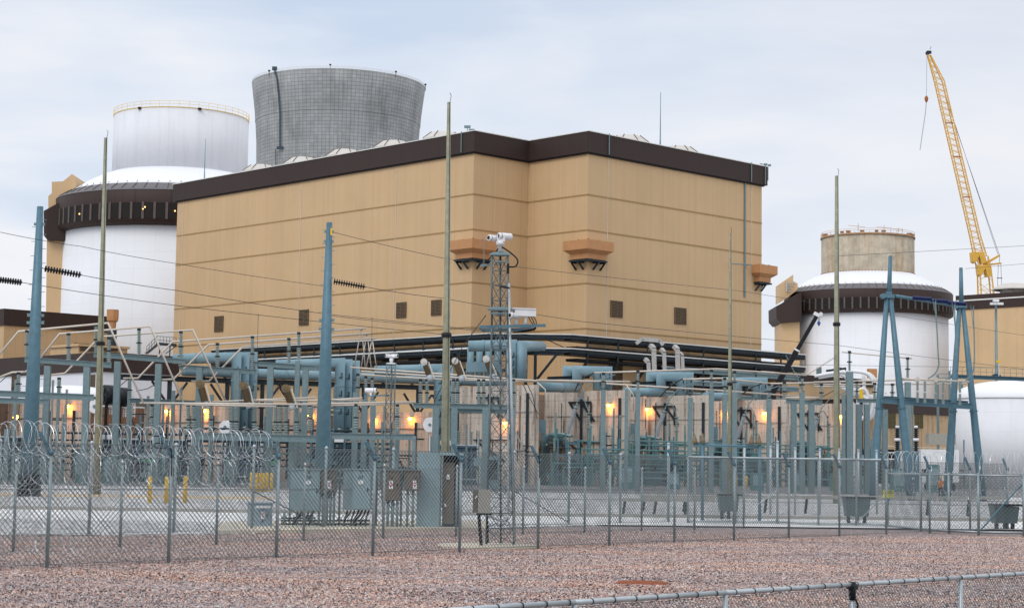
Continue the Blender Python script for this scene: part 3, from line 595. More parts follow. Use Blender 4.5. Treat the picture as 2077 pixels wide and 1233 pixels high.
c = onp(165, 706, P0, U); louvre(an, c, T, -U, 2.6, 1.6)
bt = at(228, 655, 285); mb = MB(); mb.lathe(V((bt.x, bt.y, bt.z)), [(.55, -.9), (.62, -.2), (.62, .1), (.9, .35), (.95, .9), (.95, 2.1), (.0, 2.15)], 8, True, .39)
ob = thing('guard_booth', 'small orange octagonal lookout booth above the left annex roof', 'booth', V((bt.x, bt.y, bt.z-8.)))
mb.v = [bt+(p-bt)*1.0 for p in mb.v]; part(ob, 'cabin', mb, ORNG); q = MB(); q.lathe(V((bt.x, bt.y, 0)), [(.75, 14.), (.75, bt.z-.9)], 12); part(ob, 'pedestal', q, DKST)
ln, P0n, sn, zn, wn_ = block('auxiliary_building', 'low white building with brown roof band on the left', 209, 252, 352, 714, 60, 2.75, WHITE2)
for px in (31, 186): c = onp(px, 792, P0n, T); louvre(ln, c, U, -T, 1.7, 4.5)
b2, P2, s2, z2, w2 = block('rooftop_block', 'tan rooftop plant room between the annex and the white containment', 160, 262, 250, 697, 8, .35, TAN, capmat=TAN)
for px in (178, 222): c = onp(px, 706, P2, U); louvre(b2, c, T, -U, 2.6, .9)
# stair and walkway at the hall's left end
st = thing('access_stair', 'grey steel stair and platform beside the left end of the hall', 'stair', at(320, 720, 262)); mb = MB()
pl0, pl1 = at(318, 697, 262), at(357, 700, 262); mb.bar(pl0, pl1, 1.2, .35); part(st, 'platform', mb, DKST); mb = MB()
for k in range(9): p = at(298+k*2.6, 716-k*2.1, 262); mb.box(p, .5, .9, .08)
mb.bar(at(297, 718, 262), at(321, 698, 262), .12); part(st, 'flight', mb, DKST); mb = MB()
for h in (.55, 1.1): mb.bar(pl0+Z*h, pl1+Z*h, .06); mb.bar(at(297, 718, 262)+Z*h, pl0+Z*h, .06)
for k in range(7): p = pl0.lerp(pl1, k/6); mb.bar(p, p+Z*1.1, .05)
for k in range(5): p = at(297, 718, 262).lerp(pl0, k/4); mb.bar(p, p+Z*1.1, .05)
part(st, 'handrail', mb, DKST); mb = MB()
for px in (324, 345): mb.nx(); p = at(px, 699, 262); mb.bar(p, V((p.x, p.y, 16)), .15)
mb.bar(at(336, 717, 262), at(357, 702, 262), .1); part(st, 'post', mb, DKST)
rb, P0r, sr, zr, wr = block('auxiliary_building', 'low tan building with brown roof band right of the hall', 1589, 300, 1772, 757, 25, 1.3, TAN)
mb = MB()
for px in (1650, 1690, 1730): p = onp(px, 752, P0r, U)+U*3; mb.nx().box(p, .8, .8, 1.4)
part(rb, 'roof_unit', mb, GALV)
mb = MB(); p = at(1602, 805, 292); mb.ob(at(1578, 802, 292), at(1597, 806, 292)-at(1578, 802, 292), V((0, 3, 0)), Z*2.2); mb.nx().ob(at(1762, 766, 296), V((1.4, 0, 0)), V((0, 1.5, 0)), Z*1.5)
part(rb, 'orange_booth', mb, ORNG)
r2, P0s, ss, zs, ws = block('service_building', 'tan block with two louvres under a brown band behind the blue mast', 1772, 296, 1931, 808, 16, 2.2, M_('board_tan', (.46, .33, .2, 1), .8, 0, .12, 1., .7, (.16, .08, .04, 1), 1.2), z0=5.6)
for px in (1807, 1863): c = onp(px, 853, P0s, U); louvre(r2, c, T, -U, 2.2, 2.5, mat=M_('louvre_olive', (.13, .11, .05, 1), .6))
mb = MB(); a = P0s-U*1.2; mb.ob(a+Z*5.0, T*ss, U*1.5, Z*.18); mb.ob(a+Z*3.9, T*ss, U*.3, Z*.2)
for k in range(12): p = a+T*(ss*k/11); mb.bar(p+Z*5, p+Z*6.1, .06)
mb.bar(a+Z*6.1, a+T*ss+Z*6.1, .06); part(r2, 'balcony', mb, COPING)
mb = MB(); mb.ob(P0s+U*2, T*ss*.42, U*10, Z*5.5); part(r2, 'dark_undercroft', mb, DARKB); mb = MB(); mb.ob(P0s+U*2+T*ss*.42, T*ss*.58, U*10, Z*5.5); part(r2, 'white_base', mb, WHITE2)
fb, P0f, sf, zf, wf = block('turbine_building', 'distant tan hall with brown parapet at the right edge', 1941, 480, 2140, 600, 60, 3.9, TAN, -U)
mb = MB(); q = P0f+Z*(zf-1.6)-T*.3; mb.ob(q, -U*sf if sf < 0 else -U*sf, -T*.1, Z*.35); part(fb, 'trim', mb, COPING)
vp = at(2062, 592, 470); mb = MB(); mb.lathe(V((vp.x, 474, zf)), [(3.2, -.5), (3.2, 1.2)], 8, True, .39); rv = part(fb, 'roof_ventilator', mb, VENTM); mb = MB(); mb.lathe(V((vp.x, 474, zf)), [(5.4, 1.1), (5.4, 1.4), (3.2, 2.7), (1, 3.)], 8, True, .39); part(rv, 'hood', mb, VENTM)
# white tanks
def tank(name, label, cx, Y, r, yj, yt, plat=None):
    c = at(cx, yj, Y); zj = at(cx, yj, Y-r).z; ztop = at(cx, yt, Y-r*.3).z; c = V((c.x, Y, 0)); t = thing(name, label, 'tank', c)
    mb = MB(); mb.lathe(c, [(r, 0), (r, zj)], 72); part(t, 'shell', mb, gridmat('tank_plates', (.76, .77, .80, 1), c.x, c.y, 14, 2.4, .012, .02, .12, var=.04, scale=.4, streak=.2, stcol=(.55, .55, .56, 1), stscale=1.)); mb = MB(); h = ztop-zj
    mb.lathe(c, [(r*1.01, zj-.05), (r*1.01, zj+.1)]+[(r*math.cos(a), zj+.1+h*math.sin(a)) for a in [i*math.pi/2/8 for i in range(1, 8)]]+[(.05, zj+h+.1)], 72); part(t, 'dome', mb, WHITE)
    return t, c, zj, ztop
tkR, cT, zj, ztp = tank('storage_tank', 'big white domed storage tank at the right edge', 2046, 232, 7.1, 806, 772)
wk = thing('walkway', 'blue steel walkway crossing above the white domed tank', 'walkway', at(1930, 765, 243)); mb = MB()
a, b = at(1928, 763, 243), at(2110, 770, 243); mb.ibeam(a, b, 1., .5); part(wk, 'deck', mb, BLUEST); mb = MB()
for h in (.5, 1.05): mb.bar(a+Z*(h+.25), b+Z*(h+.25), .05)
for k in range(16): p = a.lerp(b, k/15); mb.bar(p, p+Z*1.3, .05)
part(wk, 'handrail', mb, GALV); mb = MB()
for px in (1950, 2150): mb.nx(); p = at(px, 770, 243); mb.bar(V((p.x, p.y, 0)), p, .35)
part(wk, 'post', mb, BLUEST)
mb = MB(); a = at(1902, 760, 246); mb.bar(V((a.x, a.y, 0)), a, .3); mb.bar(at(1926, 752, 246), V((at(1926, 752, 246).x, 246, 0)), .25)
for y in (758, 766, 775): mb.bar(at(1900, y, 246), at(1928, y, 246), .08)
part(wk, 'ladder_frame', mb, GALV)
tkL, cTL, zjl, ztl = tank('storage_tank', 'low white domed tank behind the left transformer walls', 142, 222, 5.6, 803, 782)
# ================================================================ concrete blast walls between the transformers
def firemat(name, col, axis, st=.75):
    mt = M_(name, col, .88, 0, .16, .35, st, (.12, .07, .045, 1), 1.3); t = mt.node_tree; b = t.nodes['Principled BSDF']; src = b.inputs['Base Color'].links[0].from_socket
    g = N(t, 'ShaderNodeNewGeometry'); d = N(t, 'ShaderNodeVectorMath', operation='DOT_PRODUCT'); d.inputs[1].default_value = tuple(axis); t.links.new(g.outputs['Position'], d.inputs[0])
    sp = N(t, 'ShaderNodeSeparateXYZ'); t.links.new(g.outputs['Position'], sp.inputs[0])
    fa = math_(t, 'FRACT', math_(t, 'DIVIDE', d.outputs['Value'], 1.25)); fz = math_(t, 'FRACT', math_(t, 'DIVIDE', sp.outputs['Z'], 2.45))
    l = math_(t, 'MAXIMUM', math_(t, 'LESS_THAN', fa, .05), math_(t, 'LESS_THAN', fz, .025))
    ha = math_(t, 'LESS_THAN', math_(t, 'ABSOLUTE', math_(t, 'SUBTRACT', fa, .5)), .065)
    fz2 = math_(t, 'FRACT', math_(t, 'DIVIDE', sp.outputs['Z'], 1.22)); hz = math_(t, 'LESS_THAN', math_(t, 'ABSOLUTE', math_(t, 'SUBTRACT', fz2, .5)), .065)
    hole = math_(t, 'MULTIPLY', ha, hz)
    sc = math_(t, 'SUBTRACT', 1., math_(t, 'MAXIMUM', math_(t, 'MULTIPLY', l, .28), math_(t, 'MULTIPLY', hole, .45)))
    v = N(t, 'ShaderNodeVectorMath', operation='SCALE'); t.links.new(src, v.inputs[0]); t.links.new(sc, v.inputs['Scale']); t.links.new(v.outputs[0], b.inputs['Base Color'])
    return mt
FWU = firemat('blast_wall_concrete', (.60, .53, .455, 1), U, .95)
A1 = at(1086, 780, 196); HW = A1.z; A1.z = 0; PIT = along(A1, T, 1271)
def lamp(par, P, out, e=150):
    mb = MB(); mb.box(P+out*.2+Z*.22, .35, .45, .12, out, Z.cross(out)); b = part(par, 'wall_lamp', mb, GALV); q = MB(); q.lathe(P+out*.28, [(.08, -.22), (.24, -.05), (.2, .14)], 8); part(b, 'bulb', q, LAMPM)
    ld = bpy.data.lights.new('lamp_light', 'POINT'); ld.energy = e; ld.color = (1, .30, .035); ld.shadow_soft_size = .2; lo = bpy.data.objects.new('lamp_light', ld); COL.objects.link(lo); lo.location = INV[par.name] @ (P+out*.45-Z*.25); lo.parent = par
names_r = ['pale concrete blast wall nearest the lattice camera tower', 'concrete blast wall behind the first tilted grey bushing, one lamp on it', 'concrete blast wall behind the second tilted bushing, one lamp on it', 'concrete blast wall behind the thin tall timber pole', 'concrete blast wall farthest right, beside the thick timber pole']
RW = []
for i in range(5):
    P = A1+T*(PIT*i if i < 4 else along(A1, T, 1732)); w = thing('blast_wall', names_r[i], 'concrete wall', P+U*6.7, 0, 'concrete blast walls of the main row'); RW.append((w, P))
    mb = MB(); mb.ob(P, U*13.4, T*.6, Z*HW); part(w, 'slab', mb, FWU)
    mb = MB()
    for x in (1.1, 7.2):
        mb.nx(); q = P+U*x-T*.12; mb.bar(q+Z*.3, q+Z*(HW-.9), .3)
    part(w, 'wall_channel', mb, DKST)
    mb = MB()
    for k in range(7):
        x = .8+12*random.random(); z1 = random.uniform(.4, .98)*HW; z0 = z1-random.uniform(2, 6); q = P+U*x-T*.07; mb.nx().bar(q+Z*max(.2, z0), q+Z*z1, random.uniform(.05, .1))
    part(w, 'thin_conduit', mb, DKST)
    mb = MB(); q = P+U*5.6-T*.15; mb.bar(q+Z*(HW-1.3), q+U*3.6+Z*(HW-1.3), .2); mb.bar(q+Z*(HW-1.4), q+U*0-T*0+Z*(HW-3.6), .22); mb.bar(q+U*1.4+Z*(HW-1.4)-T*.05, q-U*.6+Z*(HW-3.5)-T*.05, .2); mb.bar(q+U*3.4+Z*(HW-1.4), q+U*1.6+Z*(HW-3.5), .2); mb.bar(q+U*3.2+Z*4.6, q-U*1+Z*2.6, .16)
    mb.bar(q+U*4-Z*0+Z*4.9, q-U*2+Z*4.9, .12); part(w, 'bracket', mb, DKST)
    mb = MB(); q = P-T*.1; mb.path([q+U*13+Z*(HW-2.9), q+U*.4+Z*(HW-2.9)], .04, 4); mb.nx(); mb.bar(q+U*1.2+Z*3.8-T*.2, q+U*2.9+Z*6.0-T*.2, .12); mb.nx(); mb.bar(q+U*.8+Z*3.8, q+U*3+Z*3.8, .12)
    part(w, 'conduit', mb, RAIL)
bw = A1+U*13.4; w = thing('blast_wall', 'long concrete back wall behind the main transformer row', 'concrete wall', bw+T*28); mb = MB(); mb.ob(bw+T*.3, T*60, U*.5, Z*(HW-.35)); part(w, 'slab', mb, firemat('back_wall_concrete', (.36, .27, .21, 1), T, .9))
for px, py, i in ((1238, 822, 1), (1316, 830, 2), (1421, 829, 2), (1553, 838, 3), (1471, 838, 3), (1708, 845, 4), (1028, 857, 0)):
    w, P = RW[i]; q = onp(px, py, P, T)
    if px == 1421: continue
    lamp(w, q-T*.02, -T, 130*(.7+.6*random.random()))
# left row
A2 = at(169, 806, 172); HW2 = A2.z; A2.z = 0
FWL = firemat('blast_wall_left', (.55, .44, .35, 1), U, .95)
names_l = ['stained blast wall at the far left edge', 'stained blast wall with one lamp behind the left steel pole', 'stained blast wall with two lamps behind the left bus frame', 'stained blast wall behind the middle blue steel pole', 'stained blast wall with two lamps behind the small camera mast', 'stained blast wall with a lamp behind the middle timber pole']
LW = []
for i, px in enumerate((60, 169, 453, 655, 866, 1004)):
    s = along(A2, T, px) if px > 60 else -12.; P = A2+T*s; w = thing('blast_wall', names_l[i], 'concrete wall', P+U*6, 0, 'concrete blast walls of the left row'); LW.append((w, P))
    ln_ = {0: 16, 1: 15, 5: 9}.get(i, 15.); mb = MB(); mb.ob(P, U*ln_, T*.55, Z*HW2); part(w, 'slab', mb, FWL)
    mb = MB()
    for x in (2., 6.3, 10.4): q = P+U*x-T*.1; mb.nx().bar(q+Z*.3, q+Z*(HW2-1.2), .22)
    part(w, 'wall_channel', mb, DKST)
    mb = MB(); mb.path([P-T*.08+U*.4+Z*(HW2-1.9), P-T*.08+U*14+Z*(HW2-1.9)], .04, 4); part(w, 'conduit', mb, DKST)
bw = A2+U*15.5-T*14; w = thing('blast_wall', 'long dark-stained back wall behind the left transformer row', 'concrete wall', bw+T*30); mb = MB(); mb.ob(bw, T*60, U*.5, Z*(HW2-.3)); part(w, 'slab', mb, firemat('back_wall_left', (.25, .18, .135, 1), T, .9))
mb = MB(); mb.ibeam(bw-U*.8+Z*HW2, bw-U*.8+T*60+Z*HW2, .3, .4); mb.nx(); mb.ibeam(bw-U*1.6+Z*(HW2+.5), bw-U*1.6+T*60+Z*(HW2+.5), .3, .25); part(w, 'steel_coping', mb, GALV)
for px, py, i in ((142, 824, 1), (343, 834, 2), (420, 833, 2), (632, 843, 3), (760, 851, 4), (836, 849, 4), (946, 856, 5), (38, 846, 1)):
    w, P = LW[i]
    if px == 38: w, P = LW[0]
    q = onp(px, py, P, T); lamp(w, q-T*.02, -T, 120*(.7+.6*random.random()))
# ================================================================ isolated-phase bus ducts
def vduct(mb, hb, a, r, zb, w=1.):      # boxy vertical duct with handles below point a
    n = 10; mb.rings([(V((a.x, a.y, zb)), r), (V((a.x, a.y, a.z)), r)], 12)
    for k in range(4):
        z = a.z-1-(a.z-zb)*(k+.3)/4.2; hb.nx(); hb.path([V((a.x+r*.55, a.y-r*.86, z+.35)), V((a.x+r*.62, a.y-r*1.02, z)), V((a.x+r*.2, a.y-r*1.08, z-.02))], .05, 4)
GL = 'grey-blue bus ducts'
def ductset(label, x0, y0, x1, y1, ys, zbpx, Y, r, n, dx, dY):
    p0 = at(x1, zbpx, Y); t = thing('bus_duct', label, 'bus duct', V((p0.x, p0.y, p0.z)), 0, GL); zb = p0.z
    for k in range(n):
        mb = MB(); hb = MB(); a = at(x0+dx*k*.6, y0, Y+dY*k+6*0); b = at(x1+dx*k, y1+ys*k, Y+dY*k); a.z = at(x0, y0, Y+dY*k).z
        mb.smooth = True; mb.path([a, V((b.x, b.y, a.z+(b.z-a.z))), V((b.x, b.y, zb))], r, 14); mb.smooth = False
        for q in (.35, .7): c = a.lerp(b, q); d = (b-a).normalized(); mb.rings([(c-d*.08, r*1.1), (c+d*.08, r*1.1)], 14)
        for q in (.3, .62): c = V((b.x, b.y, b.z+(zb-b.z)*q)); mb.rings([(c-Z*.05, r*1.05), (c+Z*.05, r*1.05)], 14)
        d = part(t, 'duct', mb, DUCT)
        for q in range(4): z = b.z-.9-(b.z-zb)*(q+.2)/4.3; hb.nx(); hb.box(V((b.x+r*.5, b.y-r*1.0, z)), .09, .12, .5); hb.box(V((b.x+r*.3, b.y-r*1.05, z-.25)), .35, .12, .08)
        part(d, 'handle', hb, DKST)
    return t
ductset('three upright grey-blue ducts with long feed, left of the middle blue pole', 352, 728, 480, 724, 0, 885, 186, .52, 3, 16.5, 1.1)
ductset('three upright grey-blue ducts right beside the middle blue steel pole', 560, 740, 690, 736, 2.5, 893, 186, .52, 3, 15, 1.2)
ductset('pair of upright grey-blue ducts behind the middle timber pole', 760, 752, 891, 748, 3, 893, 186, .52, 2, 18, 1.2)
t = ductset('two upright ducts behind the lattice camera tower', 950, 702, 1037, 700, 0, 772, 200, .62, 1, 0, 0)
p = at(1058, 702, 200); q = at(1098, 703, 206); zb = at(1058, 772, 200).z; mb = MB(); mb.smooth = True; mb.path([q, p, V((p.x, p.y, zb))], .62, 14); part(t, 'duct', mb, DUCT)
mb = MB()
for px in (955, 973, 991, 1010):
    mb.nx(); p = at(px, 706, 203); mb.path([p, V((p.x, p.y, at(px, 768, 203).z))], .42, 10); mb.box(V((p.x, p.y, at(px, 745, 203).z)), 1., 1., 1.1)
part(t, 'branch_duct', mb, DUCT)
mb = MB(); mb.ibeam(at(928, 716, 203), at(1098, 716, 203), .3, .35); mb.nx(); mb.ibeam(at(940, 750, 203), at(1070, 752, 203), .3, .35)
for px in (930, 1067, 1086): mb.nx(); p = at(px, 716, 203); mb.bar(p, V((p.x, p.y, 0)), .35)
mb.nx(); mb.bar(at(1128, 720, 205), at(1090, 768, 205), .3); mb.nx(); mb.ibeam(at(1060, 712, 204), at(1135, 718, 206), .3, .4)
part(t, 'support_steel', mb, DKST)
t0 = None
names_d = ['grey-blue bent ducts above the first main transformer, nearest the camera tower', 'grey-blue bent ducts above the second main transformer', 'grey-blue bent ducts above the third main transformer by the thin timber pole']
for i in range(3):
    off = T*(PIT*i)
    if i == 0:
        o = at(1180, 790, 214); t0 = thing('bus_duct', names_d[0], 'bus duct', o, 0, GL)
        for (xa, xb, yt, yb, Y) in ((1171, 1213, 752, 790, 211), (1151, 1232, 752, 790, 214)):
            mb = MB(); mb.smooth = True; a, b = at(xa, yt, Y), at(xb, yt+1, Y); mb.path([V((a.x, a.y, at(xa, yb, Y).z)), a, b, V((b.x, b.y, at(xb, yb+1, Y).z))], .6, 14); mb.smooth = False
            d = part(t0, 'duct', mb, DUCT); hb = MB()
            for yy in (762, 778): q = at(xb+5, yy, Y-.62); hb.nx().box(q, .1, .14, .5)
            part(d, 'handle', hb, DKST)
        mb = MB(); mb.path([at(1090, 785, 206), at(1172, 786, 211)], .56, 14); mb.rings([(at(1139, 785.5, 209), .63), (at(1141, 785.5, 209.1), .63)], 12); part(t0, 'feeder_duct', mb, DUCT)
        mb = MB(); mb.ibeam(at(1110, 767, 212), at(1196, 764, 212), .3, .35); mb.nx().bar(at(1186, 770, 212), at(1172, 792, 212), .25); part(t0, 'support_beam', mb, DKST)
    else: dup(t0, names_d[i], off, GL)
dup(t0, 'grey-blue bent ducts partly hidden behind the steel posts, farthest right', T*(PIT*2.95)+V((0, 2, 0)), GL) if False else None
# trunk duct along the left row
tk = thing('trunk_duct', 'long grey-blue trunk duct on dark trestles crossing behind the left transformers', 'bus duct', at(640, 800, 200)); a = at(372, 752, 193); s1 = along(a, T, 1030)
mb = MB(); b = a+T*s1; b.z = at(1030, 776, b.y).z; a.z += 0; mb.path([a, b], .55, 14)
for k in range(9): c = a.lerp(b, (k+.5)/9); d = (b-a).normalized(); mb.rings([(c-d*.08, .62), (c+d*.08, .62)], 12)
part(tk, 'duct', mb, DUCT); mb = MB(); e = Z*-1.; mb.ibeam(a+e-T*8, b+e, .5, .55); part(tk, 'beam', mb, DKST)
mb = MB(); m2 = MB()
for px in (345, 462, 533, 600, 738, 848, 905, 1000): c = a+T*along(a, T, px); c.z = 0; h = a.z-1.25; mb.nx().bar(c, c+Z*(h+.6), .42); m2.nx(); m2.bar(c+Z*(h-2.6), c+T*2.2+Z*h, .2); m2.bar(c+Z*(h-2.6), c-T*2.2+Z*h, .2)
part(tk, 'column', mb, DKST); part(tk, 'brace', m2, DKST)
# ================================================================ transformers
def xf_main(o):      # o on the ground; X picture-right, Y away
    t = thing('transformer', 'first teal main transformer with tilted grey bushing, nearest the camera tower', 'transformer', o, 0, 'main transformers between the pale blast walls')
    def L(x, y, z): return o+V((x, y, z))
    mb = MB(); mb.box(L(0, 0, 1.55), 4.6, 3.2, 2.3); mb.box(L(0, 0, 2.78), 4.8, 3.4, .16); mb.box(L(-.4, 0, .2), 5.4, 3.4, .35)
    for k in range(7): mb.box(L(-2.1+k*.7, -1.65, 1.5), .1, .14, 2.1)
    part(t, 'tank', mb, TEAL)
    mb = MB()
    for k in range(9): mb.box(L(1.2+k*.22, -2.2, 1.7), .07, .9, 2.6)
    mb.box(L(2.1, -2.2, 3.05), 2., .25, .16); part(t, 'radiator', mb, TEAL)
    mb = MB(); mb.cyl(L(-2.9, .5, 5.1), L(-1.0, .5, 5.1), .55, n=16); mb.box(L(-2, .5, 4.), .2, .3, 2.4); part(t, 'conservator', mb, DUCT)
    mb = MB(); mb.box(L(-3.2, -1.2, 6.4), .75, .5, 1.5); mb.cyl(L(-3.2, -1.46, 6.2), L(-3.2, -1.5, 6.2), .22, n=12); mb.bar(L(-3.1, -1.1, 0), L(-3.1, -1.1, 5.6), .42); part(t, 'gauge_cabinet', mb, DUCT)
    mb = MB(); mb.path([L(-2.75, -1.6, .4), L(-2.75, -1.6, 4.2), L(-2.3, -1.6, 4.6), L(-1., -1.2, 4.6)], .09, 6); mb.nx(); mb.path([L(-2.4, -1.7, 1.4), L(-2.2, -1.7, 3.9), L(-2.6, -1.7, 4.8)], .13, 6); mb.nx(); mb.path([L(-2.4, -1.3, 5.4), L(.2, -1.3, 5.4)], .14, 8); mb.nx(); mb.path([L(.3, -1.4, 4.9), L(2.9, -1.4, 4.8)], .1, 6); mb.nx(); mb.path([L(.2, -1.6, 2.9), L(.6, -1.7, 3.9), L(1.4, -1.7, 3.6), L(1.5, -1.7, 2.)], .14, 6)
    part(t, 'oil_pipe', mb, TEAL)
    a, b = L(-.5, -1.1, 5.5), L(.45, -1.1, 8.6); mb = MB(); mb.rings([(a.lerp(b, -.02), .55), (a.lerp(b, .03), .5)], 14); bs = part(t, 'bushing', mb, PORW)
    q = MB(); q.insulator(a.lerp(b, .03), a.lerp(b, .93), .29, 12, 22, .62); part(bs, 'insulator', q, PORW); q = MB(); q.cyl(a.lerp(b, .93), a.lerp(b, 1.03), .24, n=12); q.cyl(a.lerp(b, 1.03), a.lerp(b, 1.15), .07); part(bs, 'cap', q, GALV)
    c = L(1.9, -1.1, 0); mb = MB(); mb.bar(c+Z*.1, c+Z*4.3, .34); part(t, 'arrester_post', mb, BLUEST); mb = MB(); mb.insulator(c+Z*4.35, c+Z*6.3, .22, 9, 9); mb.nx(); mb.insulator(c+Z*6.35, c+Z*7.9, .2, 9, 8); mb.nx(); mb.rings([(c+Z*7.9, .33), (c+Z*7.98, .33)], 12); mb.rings([(c+Z*6.3, .3), (c+Z*6.4, .3)], 12); part(t, 'surge_arrester', mb, PORC)
    mb = MB(); top = a.lerp(b, 1.15); pts = [top+(c+Z*8-top)*k+Z*(1.6*4*k*(1-k)*.6) for k in [i/8 for i in range(9)]]; mb.path(pts, .06, 5); mb.nx(); mb.path([top, top+V((.5, 0, 1.)), top+V((1.6, 0, 2.3)), top+V((4.2, 0, 3.2))], .06, 5); part(t, 'jumper_cable', mb, GALV)
    mb = MB()
    for x, s in ((-3.4, 1.), (-2.35, .9), (-1.55, 1.05), (-.85, 1.), (1.2, 1.)):
        mb.nx(); p = L(x, -1.9, 1.2); mb.rings([(p, .34*s), (p+Z*2.8, .34*s)], 12); mb.rings([(p+Z*2.85, .42*s), (p+Z*2.95, .42*s)], 12); mb.cyl(p+Z*2.95, p+Z*3.6, .08)
    part(t, 'brown_bushing', mb, PORB)
    mb = MB()
    for x in (-.55, .75): mb.nx().bar(L(x, -2.3, .0), L(x, -2.3, 5.), .3)
    mb.nx().bar(L(-.6, -2.3, 3.1), L(2., -2.3, 3.1), .22); mb.nx().bar(L(-3, -2.3, 1.2), L(2.4, -2.3, 1.2), .3); mb.nx().bar(L(-.6, -2.3, 4.6), L(.9, -2.3, 4.6), .2)
    mb.nx().bar(L(2, -1, 4.), L(5.6, -1, 4.), .16)
    part(t, 'support_frame', mb, BLUEST)
    rn = random.Random(11); mb = MB()
    for k in range(9): x = -3.3+rn.random()*6; h = rn.uniform(3.6, 6.2); y = rn.uniform(-2.6, -1.4); mb.nx().bar(L(x, y, 0), L(x, y, h), rn.uniform(.1, .22)); mb.bar(L(x, y, h*.9), L(x+rn.uniform(-1.4, 1.4), y, h*.9), .1); mb.bar(L(x, y, h*.55), L(x+rn.uniform(-1.6, 1.6), y, h*.55+rn.uniform(-.4, .4)), .09)
    part(t, 'pipe_riser', mb, TEAL); mb = MB()
    for k in range(6): x = -3+rn.random()*6; z = rn.uniform(1.2, 4.6); mb.nx().box(L(x, -2.7, z), rn.uniform(.4, .9), .35, rn.uniform(.5, 1.1))
    part(t, 'junction_box', mb, DKST)
    mb = MB(); mb.lathe(L(-1.6, .2, 4.3), [(1.0, -.05), (1.0, 1.2), (.6, 1.5)], 16); part(t, 'cooler_housing', mb, GALV)
    return t
o = at(1158, 900, 201); o.z = .04
xm = xf_main(o)
for i, nm in ((1, 'second teal main transformer with tilted grey bushing, second blast bay'), (2, 'third teal main transformer, half behind the thin timber pole'), (3, 'fourth teal main transformer, left of the thick right timber pole')):
    dup(xm, nm, T*(PIT*i), 'main transformers between the pale blast walls')
def xf_aux(o, lab, first=True):
    t = thing('transformer', lab, 'transformer', o, 0, 'finned blue transformers of the left row')
    def L(x, y, z): return o+V((x, y, z))
    mb = MB(); mb.box(L(0, 1, 2.2), 3.8, 2.2, 3.6); mb.box(L(0, 1, .25), 4.4, 2.6, .4); part(t, 'tank', mb, DUCT)
    for side in (-1, 1):
        mb = MB()
        for k in range(5): mb.box(L(side*.95-.75+k*.38, -.5, 2.3), .3, .9, 3.2)
        mb.box(L(side*.95, -.5, 4.), 2., .2, .14); part(t, 'radiator', mb, M_('radiator_blue', (.06, .105, .14, 1), .4, 0, .3, 2))
    mb = MB()
    for x in (-1.3, 0, 1.3): mb.nx().insulator(L(x, 1, 4.), L(x, 1, 5.6), .2, 9, 7)
    part(t, 'bushing', mb, PORC)
    mb = MB(); mb.bar(L(-2.2, -1.2, 4.1), L(2.2, -1.2, 4.1), .14); mb.bar(L(-2.1, -1.2, .2), L(-2.1, -1.2, 4.9), .2); mb.bar(L(2.1, -1.2, .2), L(2.1, -1.2, 4.9), .2); mb.bar(L(-2.2, -1.2, .6), L(2.2, -1.2, .6), .14); part(t, 'guard_frame', mb, PORW)
    mb = MB(); mb.box(L(-1, -1.3, 4.3), 1.1, .25, .5); part(t, 'marshalling_box', mb, PANEL)
    mb = MB(); mb.box(L(2.9, -1.1, 1.6), 1.2, .6, 2.3); cb = part(t, 'control_cabinet', mb, CABG); mb = MB(); mb.box(L(2.7, -1.43, 2.1), .35, .05, .35); mb.nx(); mb.box(L(3.2, -1.43, 2.1), .3, .05, .4); part(cb, 'indicator_window', mb, GREENP)
    return t
oa = at(712, 900, 182); oa.z = .04; xa = xf_aux(oa, 'finned blue transformer just right of the middle blue steel pole')
for px, Yv, lab in ((15, 172, 'finned dark blue transformer at the far left edge, behind razor wire'), (245, 176, 'finned blue transformer between the left timber pole and left bollards'), (345, 178, 'finned blue transformer behind the left yellow bollards'), (492, 181, 'finned blue transformer below the three left upright ducts'), (930, 188, 'finned bright blue transformer right of the middle timber pole')):
    p = at(px, 900, Yv); p.z = .04; dup(xa, lab, p-oa, 'finned blue transformers of the left row')
# fans with pale lattice screens on the left
for k, (px, py) in enumerate(((217, 800), (245, 805))):
    c = at(px, py, 176); nm = ('round cooling fan with pale lattice screen beside the left timber pole', 'second round cooling fan with pale lattice, right of the first')[k]
    t = thing('cooling_fan', nm, 'fan', V((c.x, c.y, 5.4)), 0, 'round cooling fans'); mb = MB(); mb.cyl(c+V((-.3, 0, 0)), c+V((.45, .5, 0)), .95, n=20); mb.bar(V((c.x, c.y, .1)), V((c.x, c.y, c.z-.8)), .3); part(t, 'housing', mb, BLACK)
    mb = MB(); o = c+V((.75, .3, -1.6))
    for i in range(6): mb.box(o+V((i*.22-.5, 0, 1.1)), .07, .06, 2.9)
    for i in range(12): mb.box(o+V((.05, -.02, -.2+i*.24)), 1.2, .05, .07)
    part(t, 'lattice_screen', mb, PANEL); mb = MB()
    for i in range(5): a = i*2*math.pi/5; mb.box(c+V((-.33, -.1, 0))+V((0, .0, 0))+V((.0, math.cos(a)*.4, math.sin(a)*.4)), .06, .3, .6)
    part(t, 'blades', mb, DUCT)
for px, py, Yv, lab in ((457, 866, 170, 'white round disc on the second left blast wall end'), (872, 861, 195, 'white round disc at the wall end beside the middle timber pole'), (192, 824, 165, 'white panel hanging behind the left timber pole')):
    c = at(px, py, Yv); t = thing('hose_reel', lab, 'reel', V((c.x, c.y, c.z-.8))); mb = MB(); mb.cyl(c-V((0, .1, 0)), c+V((.12, .3, 0)), .62 if px != 872 else .8, n=24); mb.bar(c+V((0, .3, 0)), V((c.x, c.y+.3, 0)), .12); part(t, 'disc', mb, PLAC); mb = MB(); mb.cyl(c-V((.02, .16, 0)), c-V((0, .1, 0)), .16, n=12); part(t, 'hub', mb, GALV)
